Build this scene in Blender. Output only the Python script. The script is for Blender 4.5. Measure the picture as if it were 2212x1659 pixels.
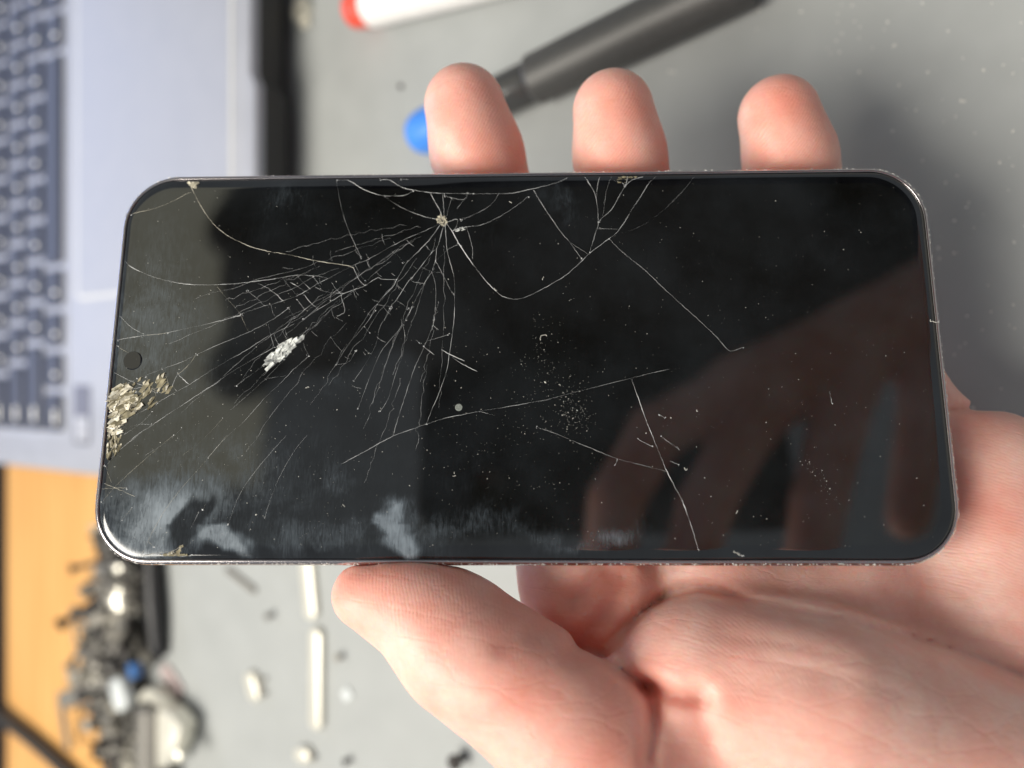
import bpy, math, random
import numpy as np
from mathutils import Matrix, Vector

# ------------------------------------------------------------------ scene, camera, light
for o in list(bpy.data.objects):
    bpy.data.objects.remove(o)
SC = bpy.context.scene
COL = SC.collection
MM = 0.001
F = 1660.0                       # focal length in pixels of a 2212 px wide picture
CX, CY = 1106.0, 829.5
TILT = math.radians(33.0)        # the desk falls away to the left of the picture
HC = 205.0                       # camera height above the mat, mm
ct, st = math.cos(TILT), math.sin(TILT)
AX = np.array([ct, 0, -st]); AY = np.array([0, 1.0, 0]); AF = np.array([-st, 0, -ct])
CAM = np.array([0, 0, HC])

cam_data = bpy.data.cameras.new('camera')
cam = bpy.data.objects.new('camera', cam_data)
COL.objects.link(cam)
cam.location = (0, 0, HC * MM)
cam.rotation_euler = (0, TILT, 0)
cam_data.sensor_width = 36.0
cam_data.lens = 36.0 * F / 2212.0
cam_data.clip_start = 0.005
cam_data.clip_end = 50.0
cam_data.dof.use_dof = True
cam_data.dof.focus_distance = 0.1395
cam_data.dof.aperture_fstop = cam_data.lens / 4.2
SC.camera = cam

world = bpy.data.worlds.new('World')
SC.world = world
world.use_nodes = True
bg = world.node_tree.nodes['Background']
bg.inputs[0].default_value = (0.86, 0.93, 1.0, 1)
bg.inputs[1].default_value = 0.32

def area_light(name, loc, target, size, size_y, watts, colour):
    l = bpy.data.lights.new(name, 'AREA')
    l.shape = 'RECTANGLE'; l.size = size; l.size_y = size_y
    l.energy = watts; l.color = colour
    o = bpy.data.objects.new(name, l); COL.objects.link(o)
    o.location = loc
    d = Vector(target) - Vector(loc)
    o.rotation_euler = d.to_track_quat('-Z', 'Y').to_euler()
    return o
# the desk lamp stands to the left and towards the bottom of the picture
area_light('desk_lamp_light', (-0.31, -0.25, 0.74), (0.0, 0.0, 0.06), 0.46, 0.46, 10.0, (1.0, 0.94, 0.84))
# the lit ceiling above the desk
area_light('ceiling_light', (-0.24, 0.62, 1.55), (-0.15, 0.0, 0.0), 0.80, 0.70, 1.0, (1.0, 0.92, 0.58))

SC.view_settings.view_transform = 'Standard'
SC.view_settings.look = 'None'
SC.view_settings.exposure = 0.0
SC.view_settings.gamma = 1.0
SC.view_settings.use_curve_mapping = False
SC.render.resolution_x, SC.render.resolution_y = 1024, 768

# ------------------------------------------------------------------ geometry helpers (mm)
def c2w(p):
    """camera frame (right, up, depth) -> world, mm"""
    p = np.asarray(p, float)
    return CAM + p[..., 0:1] * AX + p[..., 1:2] * AY + p[..., 2:3] * AF
def pxc(u, v, d):
    """display pixel + depth -> camera frame"""
    return np.array([(u - CX) / F * d, -(v - CY) / F * d, d])
def ray(u, v):
    r = (u - CX) / F * AX - (v - CY) / F * AY + AF
    return r
def on_desk(u, v, h=0.0):
    """display pixel -> world point at height h over the mat"""
    r = ray(u, v)
    t = (h - HC) / r[2]
    return CAM + t * r

def mesh_obj(name, verts, faces, mat=None, parent=None, smooth=False, loc=None, rot=None):
    me = bpy.data.meshes.new(name)
    me.from_pydata([tuple(float(c) * MM for c in v) for v in verts], [], [tuple(f) for f in faces])
    if smooth:
        me.polygons.foreach_set('use_smooth', [True] * len(me.polygons))
    me.update()
    o = bpy.data.objects.new(name, me)
    COL.objects.link(o)
    if mat is not None:
        me.materials.append(mat)
    if parent is not None:
        o.parent = parent
    if loc is not None:
        o.location = [float(c) * MM for c in loc]
    if rot is not None:
        o.rotation_euler = rot
    return o
def empty(name, loc=(0, 0, 0), rot=(0, 0, 0)):
    o = bpy.data.objects.new(name, None)
    COL.objects.link(o)
    o.empty_display_size = 0.01
    o.location = [float(c) * MM for c in loc]
    o.rotation_euler = rot
    return o
def tag(o, label=None, cat=None, group=None, kind=None):
    if label: o['label'] = label
    if cat: o['category'] = cat
    if group: o['group'] = group
    if kind: o['kind'] = kind
    return o

class MB:
    """collects shapes of one part"""
    def __init__(s): s.v = []; s.f = []
    def add(s, v, f):
        n = len(s.v); s.v += [tuple(map(float, q)) for q in v]; s.f += [tuple(i + n for i in q) for q in f]; return s
    def box(s, c, sz, bev=0.0, rot=None):
        x, y, z = [q / 2.0 for q in sz]
        b = min(bev, x * .9, y * .9, z * .9)
        if b <= 0:
            v = [(i * x, j * y, k * z) for k in (-1, 1) for j in (-1, 1) for i in (-1, 1)]
            f = [(0, 2, 3, 1), (4, 5, 7, 6), (0, 1, 5, 4), (2, 6, 7, 3), (0, 4, 6, 2), (1, 3, 7, 5)]
        else:
            return s.slab(c, sz, b, b, rot, seg=2)
        v = np.array(v)
        if rot is not None: v = v @ np.array(rot).T
        return s.add(v + np.array(c), f)
    def rings(s, rs, cap0=True, cap1=True):
        """rs: list of equal-length closed rings, bottom to top, counter-clockwise seen from above"""
        n = len(rs[0]); v = [p for r in rs for p in r]; f = []
        for k in range(len(rs) - 1):
            for i in range(n):
                j = (i + 1) % n
                f.append((k * n + i, k * n + j, (k + 1) * n + j, (k + 1) * n + i))
        if cap0: f.append(tuple(range(n - 1, -1, -1)))
        if cap1: f.append(tuple((len(rs) - 1) * n + i for i in range(n)))
        return s.add(v, f)
    def slab(s, c, sz, r, bev, rot=None, seg=4, bseg=2):
        """rounded rectangle prism: r corner radius in plan, bev edge rounding"""
        x, y, z = [q / 2.0 for q in sz]
        prof = []
        for k in range(bseg + 1):
            a = k / bseg * math.pi / 2
            prof.append((bev * (1 - math.sin(a)), -z + bev * (1 - math.cos(a))))
        prof += [(i, -q) for i, q in reversed(prof)]
        rs = []
        for ins, zz in prof:
            ring = rr_ring(x - ins, y - ins, max(r - ins, 0.02), seg)
            ring = np.column_stack([ring, np.full(len(ring), zz)])
            if rot is not None: ring = ring @ np.array(rot).T
            rs.append(ring + np.array(c))
        return s.rings(rs)
    def tube(s, pts, rad, seg=10, caps=True):
        pts = np.array(pts, float); rad = np.broadcast_to(np.array(rad, float), (len(pts),))
        t = np.gradient(pts, axis=0); t /= np.linalg.norm(t, axis=1)[:, None] + 1e-9
        ref = np.array([0, 0, 1.0]) if abs(t[0][2]) < .9 else np.array([1.0, 0, 0])
        u = np.cross(ref, t[0]); u /= np.linalg.norm(u)
        rs = []
        for p, tt, r in zip(pts, t, rad):
            u = u - tt * (u @ tt); u /= np.linalg.norm(u); w = np.cross(tt, u)
            rs.append([p + r * (math.cos(2 * math.pi * i / seg) * u + math.sin(2 * math.pi * i / seg) * w) for i in range(seg)])
        return s.rings(rs, caps, caps)
    def lathe(s, a, axis, prof, seg=20):
        """prof: (distance along axis, radius)"""
        axis = np.array(axis, float); axis /= np.linalg.norm(axis)
        pts = [np.array(a) + axis * q for q, r in prof]
        ref = np.array([0, 0, 1.0]) if abs(axis[2]) < .9 else np.array([1.0, 0, 0])
        u = np.cross(ref, axis); u /= np.linalg.norm(u); w = np.cross(axis, u)
        rs = [[p + r * (math.cos(2 * math.pi * i / seg) * u + math.sin(2 * math.pi * i / seg) * w) for i in range(seg)]
              for p, (q, r) in zip(pts, prof)]
        return s.rings(rs)
    def build(s, name, mat, parent=None, smooth=False, **k):
        return mesh_obj(name, s.v, s.f, mat, parent, smooth, **k)

def rr_ring(x, y, r, seg=6):
    r = min(r, x, y)
    out = []
    for (sx, sy, a0) in ((1, 1, 0), (-1, 1, 90), (-1, -1, 180), (1, -1, 270)):
        for k in range(seg + 1):
            a = math.radians(a0 + 90.0 * k / seg)
            out.append((sx * (x - r) + r * math.cos(a), sy * (y - r) + r * math.sin(a)))
    return np.array(out)
def autosmooth(o, ang=35):
    me = o.data
    me.polygons.foreach_set('use_smooth', [True] * len(me.polygons))
    try:
        me.set_sharp_from_angle(angle=math.radians(ang))
    except Exception:
        pass
    return o
def catmull(p, n=5):
    p = np.array(p, float)
    if len(p) < 3: 
        return np.array([p[0] + (p[-1] - p[0]) * t for t in np.linspace(0, 1, n + 1)])
    q = np.vstack([2 * p[0] - p[1], p, 2 * p[-1] - p[-2]])
    out = []
    for i in range(1, len(q) - 2):
        for t in np.arange(n) / n:
            a, b, c, d = q[i - 1], q[i], q[i + 1], q[i + 2]
            out.append(.5 * (2 * b + (c - a) * t + (2 * a - 5 * b + 4 * c - d) * t * t + (-a + 3 * b - 3 * c + d) * t ** 3))
    out.append(p[-1])
    return np.array(out)

# ------------------------------------------------------------------ materials
def new_mat(name):
    m = bpy.data.materials.new(name); m.use_nodes = True
    nt = m.node_tree
    return m, nt, nt.nodes['Principled BSDF']
def node(nt, kind, **k):
    n = nt.nodes.new(kind)
    for a, b in k.items():
        if a.startswith('i_'): n.inputs[a[2:].replace('_', ' ')].default_value = b
        else: setattr(n, a, b)
    return n
def simple(name, col, rough=.5, metal=0.0, spec=.5, var=.15, scale=300.0, bump=0.0, bscale=2000.0, coat=0.0, emit=None):
    """procedural material: noise-varied colour and roughness with fine bump (object coordinates)"""
    m, nt, b = new_mat(name)
    tc = node(nt, 'ShaderNodeTexCoord')
    nz = node(nt, 'ShaderNodeTexNoise', i_Scale=scale, i_Detail=4.0)
    nt.links.new(tc.outputs['Object'], nz.inputs['Vector'])
    rp = node(nt, 'ShaderNodeValToRGB')
    rp.color_ramp.elements[0].position = .3; rp.color_ramp.elements[1].position = .7
    rp.color_ramp.elements[0].color = tuple(c * (1 - var) for c in col) + (1,)
    rp.color_ramp.elements[1].color = tuple(min(1, c * (1 + var)) for c in col) + (1,)
    nt.links.new(nz.outputs['Fac'], rp.inputs['Fac'])
    nt.links.new(rp.outputs['Color'], b.inputs['Base Color'])
    mr = node(nt, 'ShaderNodeMapRange'); mr.inputs['To Min'].default_value = rough * .8; mr.inputs['To Max'].default_value = min(1, rough * 1.2)
    nt.links.new(nz.outputs['Fac'], mr.inputs['Value']); nt.links.new(mr.outputs['Result'], b.inputs['Roughness'])
    b.inputs['Metallic'].default_value = metal
    b.inputs['Specular IOR Level'].default_value = spec
    b.inputs['Coat Weight'].default_value = coat
    if bump:
        n2 = node(nt, 'ShaderNodeTexNoise', i_Scale=bscale, i_Detail=3.0)
        nt.links.new(tc.outputs['Object'], n2.inputs['Vector'])
        bp = node(nt, 'ShaderNodeBump', i_Strength=bump, i_Distance=.0002)
        nt.links.new(n2.outputs['Fac'], bp.inputs['Height']); nt.links.new(bp.outputs['Normal'], b.inputs['Normal'])
    if emit:
        b.inputs['Emission Color'].default_value = emit[:3] + (1,); b.inputs['Emission Strength'].default_value = emit[3]
    return m

M = {}
M['mat'] = simple('grey_work_mat', (.355, .37, .365), .62, var=.05, scale=60, bump=.12, bscale=3500)
M['alu'] = simple('silver_laptop_shell', (.385, .40, .455), .48, metal=.15, var=.03, scale=80, bump=.05, bscale=6000)
M['alu_edge'] = simple('bright_chamfer', (.85, .85, .84), .25, metal=.8, var=.03)
M['black_plastic'] = simple('black_plastic', (.014, .014, .016), .45, var=.2)
M['key'] = simple('dark_key_plastic', (.035, .038, .055), .42, var=.15, bump=.05)
M['legend'] = simple('backlit_legend', (.85, .83, .76), .5, var=.05, emit=(1.0, .96, .84, .4))
M['screen_on'] = simple('laptop_display', (.02, .02, .02), .3, emit=(.55, .66, 1.0, 2.2))
M['sticker'] = simple('grey_sticker', (.13, .13, .16), .35, var=.1)
M['sticker_light'] = simple('silver_print', (.42, .43, .47), .4, var=.25, scale=500)
M['red'] = simple('red_cap_plastic', (.80, .10, .06), .35, var=.06, spec=.5)
M['white'] = simple('white_paper_label', (.84, .82, .79), .5, var=.04)
M['blue'] = simple('blue_plastic', (.06, .26, .80), .4, var=.05)
M['dark_grip'] = simple('dark_grey_anodised', (.075, .074, .072), .42, metal=.2, var=.12, scale=900, bump=.3, bscale=5000)
M['dark_smooth'] = simple('dark_grey_polished', (.085, .085, .085), .25, metal=.4, var=.1)
M['cream_metal'] = simple('bright_nickel', (.86, .83, .72), .32, metal=.55, var=.08, scale=700)
M['steel'] = simple('grey_steel', (.33, .31, .27), .55, metal=.3, var=.25, scale=900)
M['grey_metal'] = simple('dull_grey_metal', (.21, .20, .18), .6, metal=.2, var=.25, scale=600)
M['dark_metal'] = simple('blackened_metal', (.035, .03, .028), .55, metal=.2, var=.3, scale=600)
M['pale_plastic'] = simple('pale_plastic', (.66, .70, .70), .4, var=.1)
M['tan'] = simple('amber_film', (.42, .25, .10), .4, var=.2)
M['pink_film'] = simple('pinkish_flex_film', (.52, .42, .41), .35, var=.15)
M['cable'] = simple('dark_grey_cable', (.045, .042, .042), .5, var=.2)
M['dust'] = simple('pale_dust', (.74, .72, .66), .9, var=.2, scale=2000)
M['back_wall'] = simple('dark_brown_panel', (.030, .017, .012), .6, var=.3, scale=40)

def wood_mat():
    m, nt, b = new_mat('orange_varnished_wood')
    tc = node(nt, 'ShaderNodeTexCoord')
    mp = node(nt, 'ShaderNodeMapping'); mp.inputs['Scale'].default_value = (60, 3.5, 10)
    nt.links.new(tc.outputs['Object'], mp.inputs['Vector'])
    nz = node(nt, 'ShaderNodeTexNoise', i_Scale=2.5, i_Detail=6.0, i_Distortion=.6)
    nt.links.new(mp.outputs['Vector'], nz.inputs['Vector'])
    rp = node(nt, 'ShaderNodeValToRGB')
    rp.color_ramp.elements[0].position = .3; rp.color_ramp.elements[0].color = (.66, .33, .10, 1)
    rp.color_ramp.elements[1].position = .7; rp.color_ramp.elements[1].color = (.80, .46, .17, 1)
    nt.links.new(nz.outputs['Fac'], rp.inputs['Fac']); nt.links.new(rp.outputs['Color'], b.inputs['Base Color'])
    b.inputs['Roughness'].default_value = .42
    return m
M['wood'] = wood_mat()
# ------------------------------------------------------------------ the surface under everything
XE = -474.0                      # end of the wooden desk
XM = -366.0                      # left edge of the mat
o = MB().slab(((XE + 420) / 2, 0, -14), (420 - XE, 1300, 24), 3, 2).build('desk', M['wood']); tag(o, kind='structure')
o = MB().slab(((XM + 330) / 2, 30, -1.0), (330 - XM, 900, 2.0), 6, .5).build('work_mat', M['mat']); tag(o, kind='structure')
o = MB().box((-200, 0, -725), (4200, 4200, 10)).build('floor', M['back_wall']); tag(o, kind='structure')

# ------------------------------------------------------------------ laptop
LZ = 23.0
XF = on_desk(551, 250, LZ)[0]    # front edge
YS = -40.0                       # side edge towards the bottom of the picture
XB = XF - 222.0; YT = YS + 318.0
lap = empty('laptop', ((XF + XB) / 2, (YS + YT) / 2, 0))
tag(lap, 'silver laptop with dark keys standing on the mat at the left', 'laptop')
lc = np.array([(XF + XB) / 2, (YS + YT) / 2, 0])
def L(p): return np.array(p, float) - lc
# deck: outline with the finger notch in the front edge
yn = on_desk(553, 172, LZ)[1]
def deck_outline(ins):
    x0, x1, y0, y1 = XB + ins, XF - ins, YS + ins, YT - ins
    r = 9 - ins
    pts = []
    for k in range(7):
        a = math.radians(-90 + 15 * k); pts.append((x1 - r + r * math.cos(a), y0 + r + r * math.sin(a)))
    pts += [(x1, yn - 2), (x1 - .6, yn), (x1 - 2.4, yn + 3), (x1 - 2.8, yn + 5), (x1 - 2.8, yn + 70), (x1 - 2.4, yn + 72), (x1, yn + 78)]
    for k in range(4):
        a = math.radians(30 * k); pts.append((x1 - r + r * math.cos(a), y1 - r + r * math.sin(a)))
    for k in range(4):
        a = math.radians(90 + 30 * k); pts.append((x0 + r + r * math.cos(a), y1 - r + r * math.sin(a)))
    for k in range(4):
        a = math.radians(180 + 30 * k); pts.append((x0 + r + r * math.cos(a), y0 + r + r * math.sin(a)))
    return np.array(pts)
def deck_ring(ins, z):
    q = deck_outline(ins); return [L((a, b, z)) for a, b in q]
b = MB(); b.rings([deck_ring(.9, 18.5), deck_ring(.2, 18.8), deck_ring(0, 19.4), deck_ring(0, LZ - 1.1), deck_ring(.4, LZ - .4), deck_ring(1.1, LZ)])
autosmooth(b.build('top_shell', M['alu'], lap), 30)
b = MB(); b.rings([deck_ring(7, 2.5), deck_ring(3, 4.5), deck_ring(1.6, 8), deck_ring(1.0, 18.4)])
b.build('bottom_shell', M['black_plastic'], lap)
for fx in (XF - 16, XB + 16):
    for fy in (YS + 25, YT - 25):
        MB().slab(L((fx, fy, 1.4)), (9, 34, 2.8), 4, .6).build('rubber_foot', M['black_plastic'], lap)
# touchpad
M['rim'] = simple('pale_bevel', (.60, .60, .58), .5, var=.03)
tx0, tx1 = on_desk(170, 300, LZ)[0], XF - 14
ty0, ty1 = 39.0, 39.0 + 165
MB().slab(L(((tx0 + tx1) / 2, (ty0 + ty1) / 2, LZ + .05)), (tx1 - tx0 + 3.4, ty1 - ty0 + 3.4, .5), 4, .15).build('touchpad_rim', M['rim'], lap)
MB().slab(L(((tx0 + tx1) / 2, (ty0 + ty1) / 2, LZ + .12)), (tx1 - tx0, ty1 - ty0, .6), 3, .15).build('touchpad', M['alu'], lap)
# sticker on the palm rest
p0, p1 = on_desk(160, 832, LZ), on_desk(196, 962, LZ)
sx, sy = (p0[0] + p1[0]) / 2, (p0[1] + p1[1]) / 2
stk = MB().slab(L((sx, sy, LZ + .15)), (abs(p1[0] - p0[0]), abs(p1[1] - p0[1]), .3), 1, .1).build('sticker', M['sticker'], lap)
MB().slab(L((sx, sy - 6.2, LZ + .33)), (abs(p1[0] - p0[0]) * .7, abs(p1[1] - p0[1]) * .42, .12), .8, .04).build('printed_area', M['sticker_light'], stk)
# keys: row centres measured along the desk, nearest row first
rng = random.Random(5)
row0 = on_desk(121, 500, LZ)[0]
RP = 17.6
YK = -23.0
rows = [[20, 18.5, 18.5, 19.5, 98, 19, 19, 19],
        [42] + [19.2] * 10,
        [33] + [19.2] * 10,
        [28] + [19.2] * 10,
        [19.2] * 12,
        [17] * 13]
well = MB().slab(L((row0 - RP * 2.5, YK + 118, LZ + .02)), (RP * 6 + 3, 240, .5), 3, .15).build('keyboard_well', M['alu'], lap)
key_cache = {}
def key_mesh(w, d):
    k = (round(w, 1), round(d, 1))
    if k not in key_cache:
        bm = MB()
        rs = []
        for ins, z in ((0, .2), (0, 1.2), (.35, 1.75), (1.0, 2.0)):
            q = rr_ring(d / 2 - ins, w / 2 - ins, max(1.6 - ins, .3), 3)
            rs.append([(a, c, z) for a, c in q])
        q = rr_ring(d / 2 - 3.2, w / 2 - 3.2, 1.2, 3); rs.append([(a, c, 1.85) for a, c in q])
        bm.rings(rs)
        o = bm.build('key', M['key'], lap)
        autosmooth(o, 40)
        key_cache[k] = o.data
        bpy.data.objects.remove(o)
    return key_cache[k]
leg_me = {}
def legend_mesh(kind):
    if kind not in leg_me:
        bm = MB()
        if kind == 0: bm.slab((0, 0, 0), (2.8, 1.7, .1), .5, .03)
        elif kind == 1: bm.slab((0, .9, 0), (2.4, .8, .1), .3, .03).slab((0, -.9, 0), (2.0, .8, .1), .3, .03)
        else: bm.slab((0, 0, 0), (1.8, 6.5, .1), .6, .03)
        o = bm.build('legend', M['legend'], lap); leg_me[kind] = o.data; bpy.data.objects.remove(o)
    return leg_me[kind]
for r, widths in enumerate(rows):
    x = row0 - RP * r
    y = YK
    for i, w in enumerate(widths):
        o = bpy.data.objects.new('key', key_mesh(w - 3.0, RP - 3.0 if r < 5 else RP - 6))
        COL.objects.link(o); o.parent = lap
        o.location = [float(c) * MM for c in L((x, y + w / 2, LZ))]
        wide = w > 25
        if w < 90:
            g = bpy.data.objects.new('legend', legend_mesh(2 if wide or (r == 0 and i == 0) else (0 if r < 4 else 1)))
            COL.objects.link(g); g.parent = o
            g.location = (.0026 if not wide else 0.001, (-.002 if not wide else -(w / 2 - 9) * MM), .00197)
        y += w
# lid with the lit display, leaning back beyond the keyboard
a = math.radians(18)
lx = XB + 4
lidR = np.array([[math.cos(a), 0, -math.sin(a)], [0, 1, 0], [math.sin(a), 0, math.cos(a)]])
cen = L((lx - 100 * math.sin(a) - 6, (YS + YT) / 2, LZ + 4 + 100 * math.cos(a)))
lid = MB().slab(cen, (5, YT - YS - 4, 200), 2, 1, rot=lidR).build('lid', M['alu'], lap)
MB().slab(cen + lidR @ np.array([2.9, 0, 4]), (.6, YT - YS - 18, 178), .2, .1, rot=lidR).build('display', M['screen_on'], lid)

# ------------------------------------------------------------------ tools and small parts on the mat
def seg_axis(p, q, h):
    a = on_desk(*p, h); c = on_desk(*q, h); return a, c, (c - a) / np.linalg.norm(c - a), np.linalg.norm(c - a)
# screwdriver / swivel tool lying diagonally, blue end cap
R0 = 7.5
A, B2, ax, ln = seg_axis((906, 292), (1700, -92), R0)
sd = empty('screwdriver', (A[0], A[1], 0)); org = np.array([A[0], A[1], 0])
tag(sd, 'dark grey screwdriver with a blue end cap lying behind the fingertips', 'screwdriver')
def lat(name, mat, t0, prof, par): 
    bm = MB(); bm.lathe(A - org + ax * t0, ax, prof, 28); return autosmooth(bm.build(name, mat, par), 40)
lat('swivel_cap', M['blue'], 0, [(-3.5, 1.5), (-3, 3.8), (-1.6, 5.6), (.6, 6.8), (4, 7.4), (11.5, 7.4), (12, 6.4)], sd)
lat('collar', M['dark_smooth'], 12.1, [(0, 4.6), (6, 4.6), (6.4, 5.2), (8, 5.4)], sd)
lat('neck', M['dark_smooth'], 20.2, [(0, 5.9), (.3, 6.2), (24, 6.2), (24.4, 5.9)], sd)
lat('grip', M['dark_grip'], 44.7, [(0, 6.4), (1.2, 7.4)] + [(2 + k * 1.0 + d, 7.45 - (.16 if d > .4 else 0)) for k in range(62) for d in (0, .5)] + [(66, 7.2), (67, 6.0)], sd)
lat('shaft', M['steel'], 111.9, [(0, 3), (.4, 3), (30, 3), (31, 2)], sd)
# marker with red cap
A, B2, ax, ln = seg_axis((786, 18), (1010, -40), 7.2)
mk = empty('marker_pen', (A[0], A[1], 0)); org = np.array([A[0], A[1], 0])
tag(mk, 'white tube with a red rounded end at the top of the picture', 'marker pen')
ax = np.array([ax[0], ax[1], 0]); ax /= np.linalg.norm(ax)
lat('red_end', M['red'], -6.0, [(0, 4.6), (.5, 5.6), (1.8, 6.2), (8.5, 6.6), (9, 6.5)], mk)
lat('body', M['white'], 3.1, [(0, 6.9), (.4, 7.1), (62, 7.1), (62.5, 6.5)], mk)
# ring-shaped part
def ring_part(name, loc, r0, r1, h, mat, rotm=None):
    bm = MB(); n = 22; rs = []
    for rr, z in ((r0, 0), (r1, 0), (r1, h), (r0, h), (r0, 0)):
        q = np.array([(rr * math.cos(2 * math.pi * i / n), rr * math.sin(2 * math.pi * i / n), z) for i in range(n)])
        if rotm is not None: q = q @ np.array(rotm).T
        rs.append(q)
    bm.rings(rs, False, False)
    return autosmooth(bm.build(name, mat, loc=loc), 40)
p = on_desk(658, 26)
o = empty('eyelet', p); tag(o, 'small pale metal eyelet with a hole, near the laptop front edge at top', 'eyelet')
q = ring_part('ring', (0, 0, 0), 1.7, 4.6, 2.6, M['cream_metal']); q.parent = o
MB().slab((1.6, -4.6, 1.1), (5.4, 4.8, 2.0), 1.4, .4).build('tab', M['cream_metal'], o)

def bar(name, p, q, w, h, mat, label, cat, bev=None, group=None, r=None):
    a = on_desk(*p, h / 2); c = on_desk(*q, h / 2); d = c - a; ln = np.hypot(d[0], d[1]); an = math.atan2(d[1], d[0])
    m_ = (a + c) / 2
    o = MB().slab((0, 0, h / 2), (ln, w, h), w * .45 if r is None else r, (h * .35 if bev is None else bev), seg=5, bseg=3).build(name, mat, loc=(m_[0], m_[1], 0), rot=(0, 0, an))
    autosmooth(o, 50); tag(o, label, cat, group); return o
bar('metal_strip', (657, 1150), (674, 1338), 6.6, 2.6, M['cream_metal'], 'shiny pale metal strip half hidden under the phone edge', 'metal strip')
bar('metal_strip', (684, 1356), (684, 1576), 6.4, 2.8, M['cream_metal'], 'long shiny pale metal strip with round ends lying clear on the mat', 'metal strip')
bar('metal_block', (538, 1450), (556, 1514), 7.0, 3.0, M['cream_metal'], 'short pale metal block left of the long shiny strip', 'metal block')
bar('metal_block', (640, 1628), (672, 1631), 6, 3.2, M['cream_metal'], 'tiny pale block below the long shiny strip', 'metal block')
bar('grey_pin', (488, 1228), (552, 1278), 2.6, 1.4, M['grey_metal'], 'dark grey pin lying askew under the phone edge', 'pin')
def screw(loc, s, mat, label, rot=(0, 0, 0), group=None, cat='screw', lie=False):
    o = empty('screw', loc, rot)
    if label: tag(o, label, cat, group)
    bm = MB(); bm.lathe((0, 0, 0), (0, 0, 1), [(0, .9 * s), (3.2 * s, .9 * s)], 10); autosmooth(bm.build('thread', mat, o), 40)
    bm = MB(); bm.lathe((0, 0, 3.2 * s), (0, 0, 1), [(0, 1.9 * s), (.9 * s, 1.9 * s), (1.2 * s, 1.5 * s), (1.15 * s, .7 * s), (.7 * s, .5 * s)], 14); autosmooth(bm.build('head', mat, o), 40)
    return o
for (u, v, s, mt, lb) in ((590, 1328, .8, 'grey_metal', 'tiny grey screw left of where the two shiny strips meet'),
                          (574, 1466, .6, 'steel', 'tiny screw right above the short pale block'),
                          (575, 1496, .6, 'steel', 'tiny screw at the lower right of the short pale block'),
                          (740, 1417, .75, 'steel', 'small screw right of the long shiny strip'),
                          (1001, 1634, 1.35, 'dark_metal', 'black screw beside the thumb at the bottom edge'),
                          (757, 1640, .7, 'dark_metal', 'tiny dark screw standing at the bottom edge of the mat'),
                          (682, 1634, .6, 'steel', 'tiny screw touching the block at the bottom')):
    screw(on_desk(u, v), s, M[mt], lb)
bar('glass_shard', (742, 1506), (757, 1494), 4.0, 1.0, M['pale_plastic'], 'small pale shard on the mat between strip and thumb', 'shard', r=.6)
bar('lint', (862, 183), (868, 190), 1.6, .7, M['dark_metal'], 'dark crumb on the mat above the blue cap', 'crumb', r=.5)

# bent bar, cable, cylinders and bracket of the heap
def P(u, v, h): return on_desk(u, v, h)
cb = MB(); cb.tube(catmull([P(-90, 1470, 6), P(0, 1546, 3.4), P(70, 1600, 2.4), P(146, 1668, 2.4), P(210, 1740, 2.4)], 6), 3.2, 12)
tag(autosmooth(cb.build('cable', M['cable'])), 'dark cable crossing the wood at the bottom left corner', 'cable')
bb = MB()
for (p, q, w) in (((129, 1514, 9), (262, 1474, 13), 8.0), ((131, 1512, 8.6), (148, 1618, 3), 4.5)):
    a, c = P(*p), P(*q); d = c - a; ln = np.linalg.norm(d); x = d / ln; y = np.cross((0, 0, 1), x); y /= np.linalg.norm(y); z = np.cross(x, y)
    bb.slab((a + c) / 2, (ln, w, 1.4), .6, .3, rot=np.column_stack([x, y, z]))
o = bb.build('bent_bar', M['grey_metal']); tag(o, 'grey bar bent at a right angle, sticking out over the orange wood', 'bent bar')
# upright pale rod with flange
def lathe_thing(name, a, ax_, prof, mat, label, cat, seg=20):
    o = empty(name, (a[0], a[1], max(a[2] - 2, 0))); tag(o, label, cat)
    return o
a, c = P(268, 1216, 9), P(268, 1312, 9); d = (c - a) / np.linalg.norm(c - a); ln = np.linalg.norm(c - a)
bm = MB(); bm.lathe(a, d, [(0, 4.2), (.4, 4.6), (ln - 7, 4.6), (ln - 6.8, 6.6), (ln - 2.5, 6.8), (ln - 2.2, 5.0), (ln, 4.8), (ln + .4, 4.0)], 24)
tag(autosmooth(bm.build('flanged_rod', M['cream_metal'])), 'pale cylindrical rod with a flange, at the top of the heap of parts', 'rod')
a, c = P(333, 1518, 9), P(332, 1720, 9); d = (c - a) / np.linalg.norm(c - a); ln = np.linalg.norm(c - a)
bm = MB(); bm.lathe(a, d, [(0, 3), (.3, 6.2), (1.6, 7.4), (ln, 7.4)], 24)
tag(autosmooth(bm.build('grey_cylinder', M['grey_metal'])), 'large grey cylinder at the bottom of the heap', 'cylinder')
bm = MB(); bm.tube(catmull([P(330, 1180, 4), P(331, 1250, 5), P(336, 1330, 5), P(345, 1420, 3)], 6), [2.5] + [4.2] * 17 + [2], 12)  # dark tube stands for a black piece plus the heap's shadow
tag(autosmooth(bm.build('black_strip_with_shadow', M['black_plastic'])), 'black curved strip merged with the shadow along the right side of the heap', 'strip with shadow')
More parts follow.
